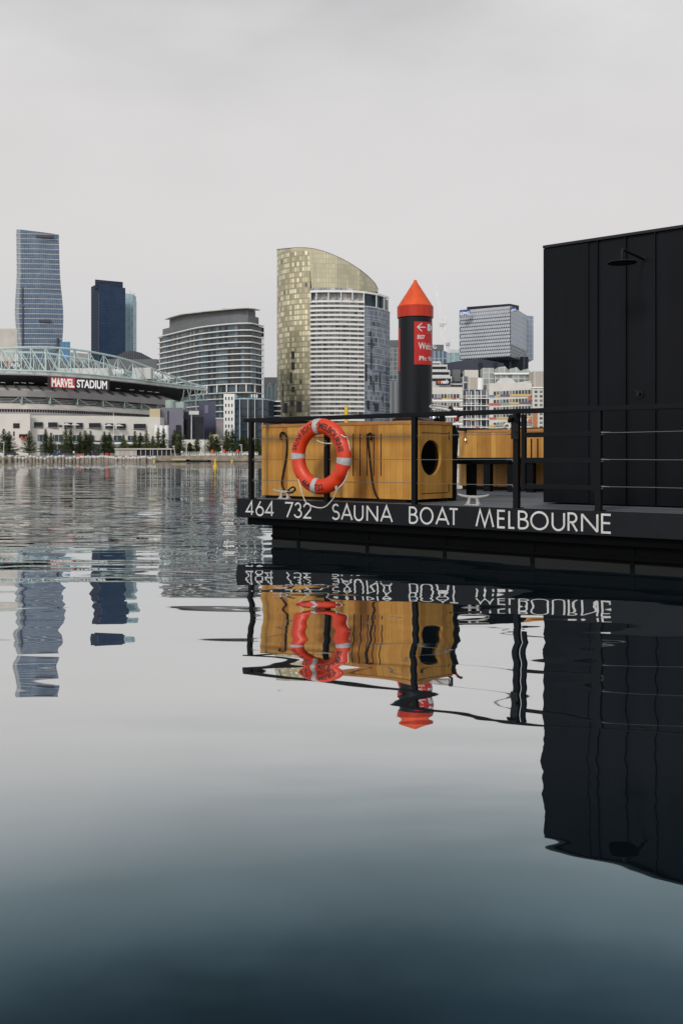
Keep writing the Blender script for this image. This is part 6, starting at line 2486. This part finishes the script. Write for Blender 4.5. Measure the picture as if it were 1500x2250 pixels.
# upper storeys
wall_box(MB(), 1016, 1027, 827, AY + 8, 6, ybot=858).part("stair_glass", M['f_frames'], ap)
wall_box(MB(), 1027.2, 1052, 829.5, AY + 5, 8, ybot=857).part("ribbed_box", M['f_vpan'], ap)
b = MB()
b.lathe([(1.5, wz(857, AY + 4)), (1.5, wz(830, AY + 4)), (0, wz(829.8, AY + 4))], (wx(1055, AY + 4), AY + 6, 0), 16)
b.part("round_shaft", M['white2'], ap, smooth=40)
wall_box(MB(), 1060, 1084.5, 808.5, AY + 12, 8, ybot=858).part("glass_shaft", M['f_roofglass'], ap)
b = MB()
Yc = AY + 4
P = [(1091, 845), (1093, 838), (1101, 831), (1112, 829.5), (1122, 831), (1130, 838), (1132, 841), (1166, 836), (1166, 845)]
q_ = [at(p, y, Yc) for p, y in P]
b.poly(list(reversed(q_)))
b.poly([(x, y + 6, z) for x, y, z in q_])
for i in range(len(q_)):
    j = (i + 1) % len(q_)
    b.poly([q_[j], q_[i], (q_[i][0], q_[i][1] + 6, q_[i][2]), (q_[j][0], q_[j][1] + 6, q_[j][2])])
b.part("curved_penthouse", M['offwhite'], ap)
wall_box(MB(), 1086, 1168, 823, AY + 11, 10, ybot=846).part("penthouse_glass", M['f_roofglass'], ap)
front(MB(), 1084, 1169, 819.5, 823, AY + 11, 1.0).part("penthouse_roof", M['white2'], ap)
for k, (a, c, y0) in enumerate(((1093, 1120, 806), (1120.5, 1146, 808.5), (1146.5, 1169, 811.5))):
    st = MB()
    Yk = AY + 16
    prof_ = [(a, 822), (a, y0 + 1.5), (a + (c - a) * .55, y0 - 1.5), (c, y0 + 10), (c, 822)]
    q_ = [at(p, y, Yk) for p, y in prof_]
    st.poly(list(reversed(q_)), [(p[0], p[2]) for p in reversed(q_)])
    for i in range(len(q_) - 1):
        st.poly([q_[i + 1], q_[i], (q_[i][0], q_[i][1] + 10, q_[i][2]), (q_[i + 1][0], q_[i + 1][1] + 10, q_[i + 1][2])])
    st.part("sawtooth_roof", M['f_roofglass'], ap)
lt = thing("lattice_tower", "pale stair tower with lattice front at the cabin's left edge", "building", base(1182, AY - 2))
wall_box(MB(), 1168.6, 1215, 852, AY - 2, 14).part("lattice_wall", M['f_screen'], lt)
wall_box(MB(), 1170, 1215, 816, AY + .2, 10, ybot=851.8).part("upper_wall", M['f_vpan'], lt)
front(MB(), 1168.2, 1215, 850.5, 853, AY - 2, .4).part("ledge", M['white2'], lt)
front(MB(), 1169.5, 1179, 905, 945, AY - 2, .3).part("brick_panel", PANEL['orange'], lt)

tb = thing("terraced_office", "stepped white office with dark terraces right of the mooring pile", "office building", base(965, 470))
for k, (p1, y) in enumerate(((992, 827), (988, 813), (982, 801), (968, 794))):
    wall_box(MB(), 938, p1, y, 470 + k * 3, 12).part("storey", M['offwhite'], tb)
    front(MB(), 938, p1 - 2, y + 4.5, y + 10.5, 470 + k * 3, .12).part("window_row", M['win'], tb)
front(MB(), 938, 1016, 838, 851, 452, .3).part("lower_wall", M['offwhite'], tb)
for y in (842, 850):
    front(MB(), 990, 1014, y - 4, y - 1, 451.5, .2).part("window_row", M['win'], tb)
wall_box(MB(), 994, 1011, 812, 478, 8, ybot=842).part("plant_box", M['greysteel'], tb)
wall_box(MB(), 1020, 1050, 813, 478, 8, ybot=842).part("plant_box", M['cream'], tb)
NSY = 449
nb2 = thing("bank_sign", "black nab sign with orange star beside the mooring pile", "sign", at(973, 839, NSY))
board(957, 989, 833, 846.5, 831.5, 845.5, NSY).part("board", M['soffit'], nb2)
star(MB(), 963.5, 839.8, .95, NSY - .55, 8).part("star", M['cone'], nb2)
letters(MB(), "nab", 968.5, 985, 834.5, 843, 833.5, 842.5, NSY - .55, .03).part("lettering", M['white2'], nb2)
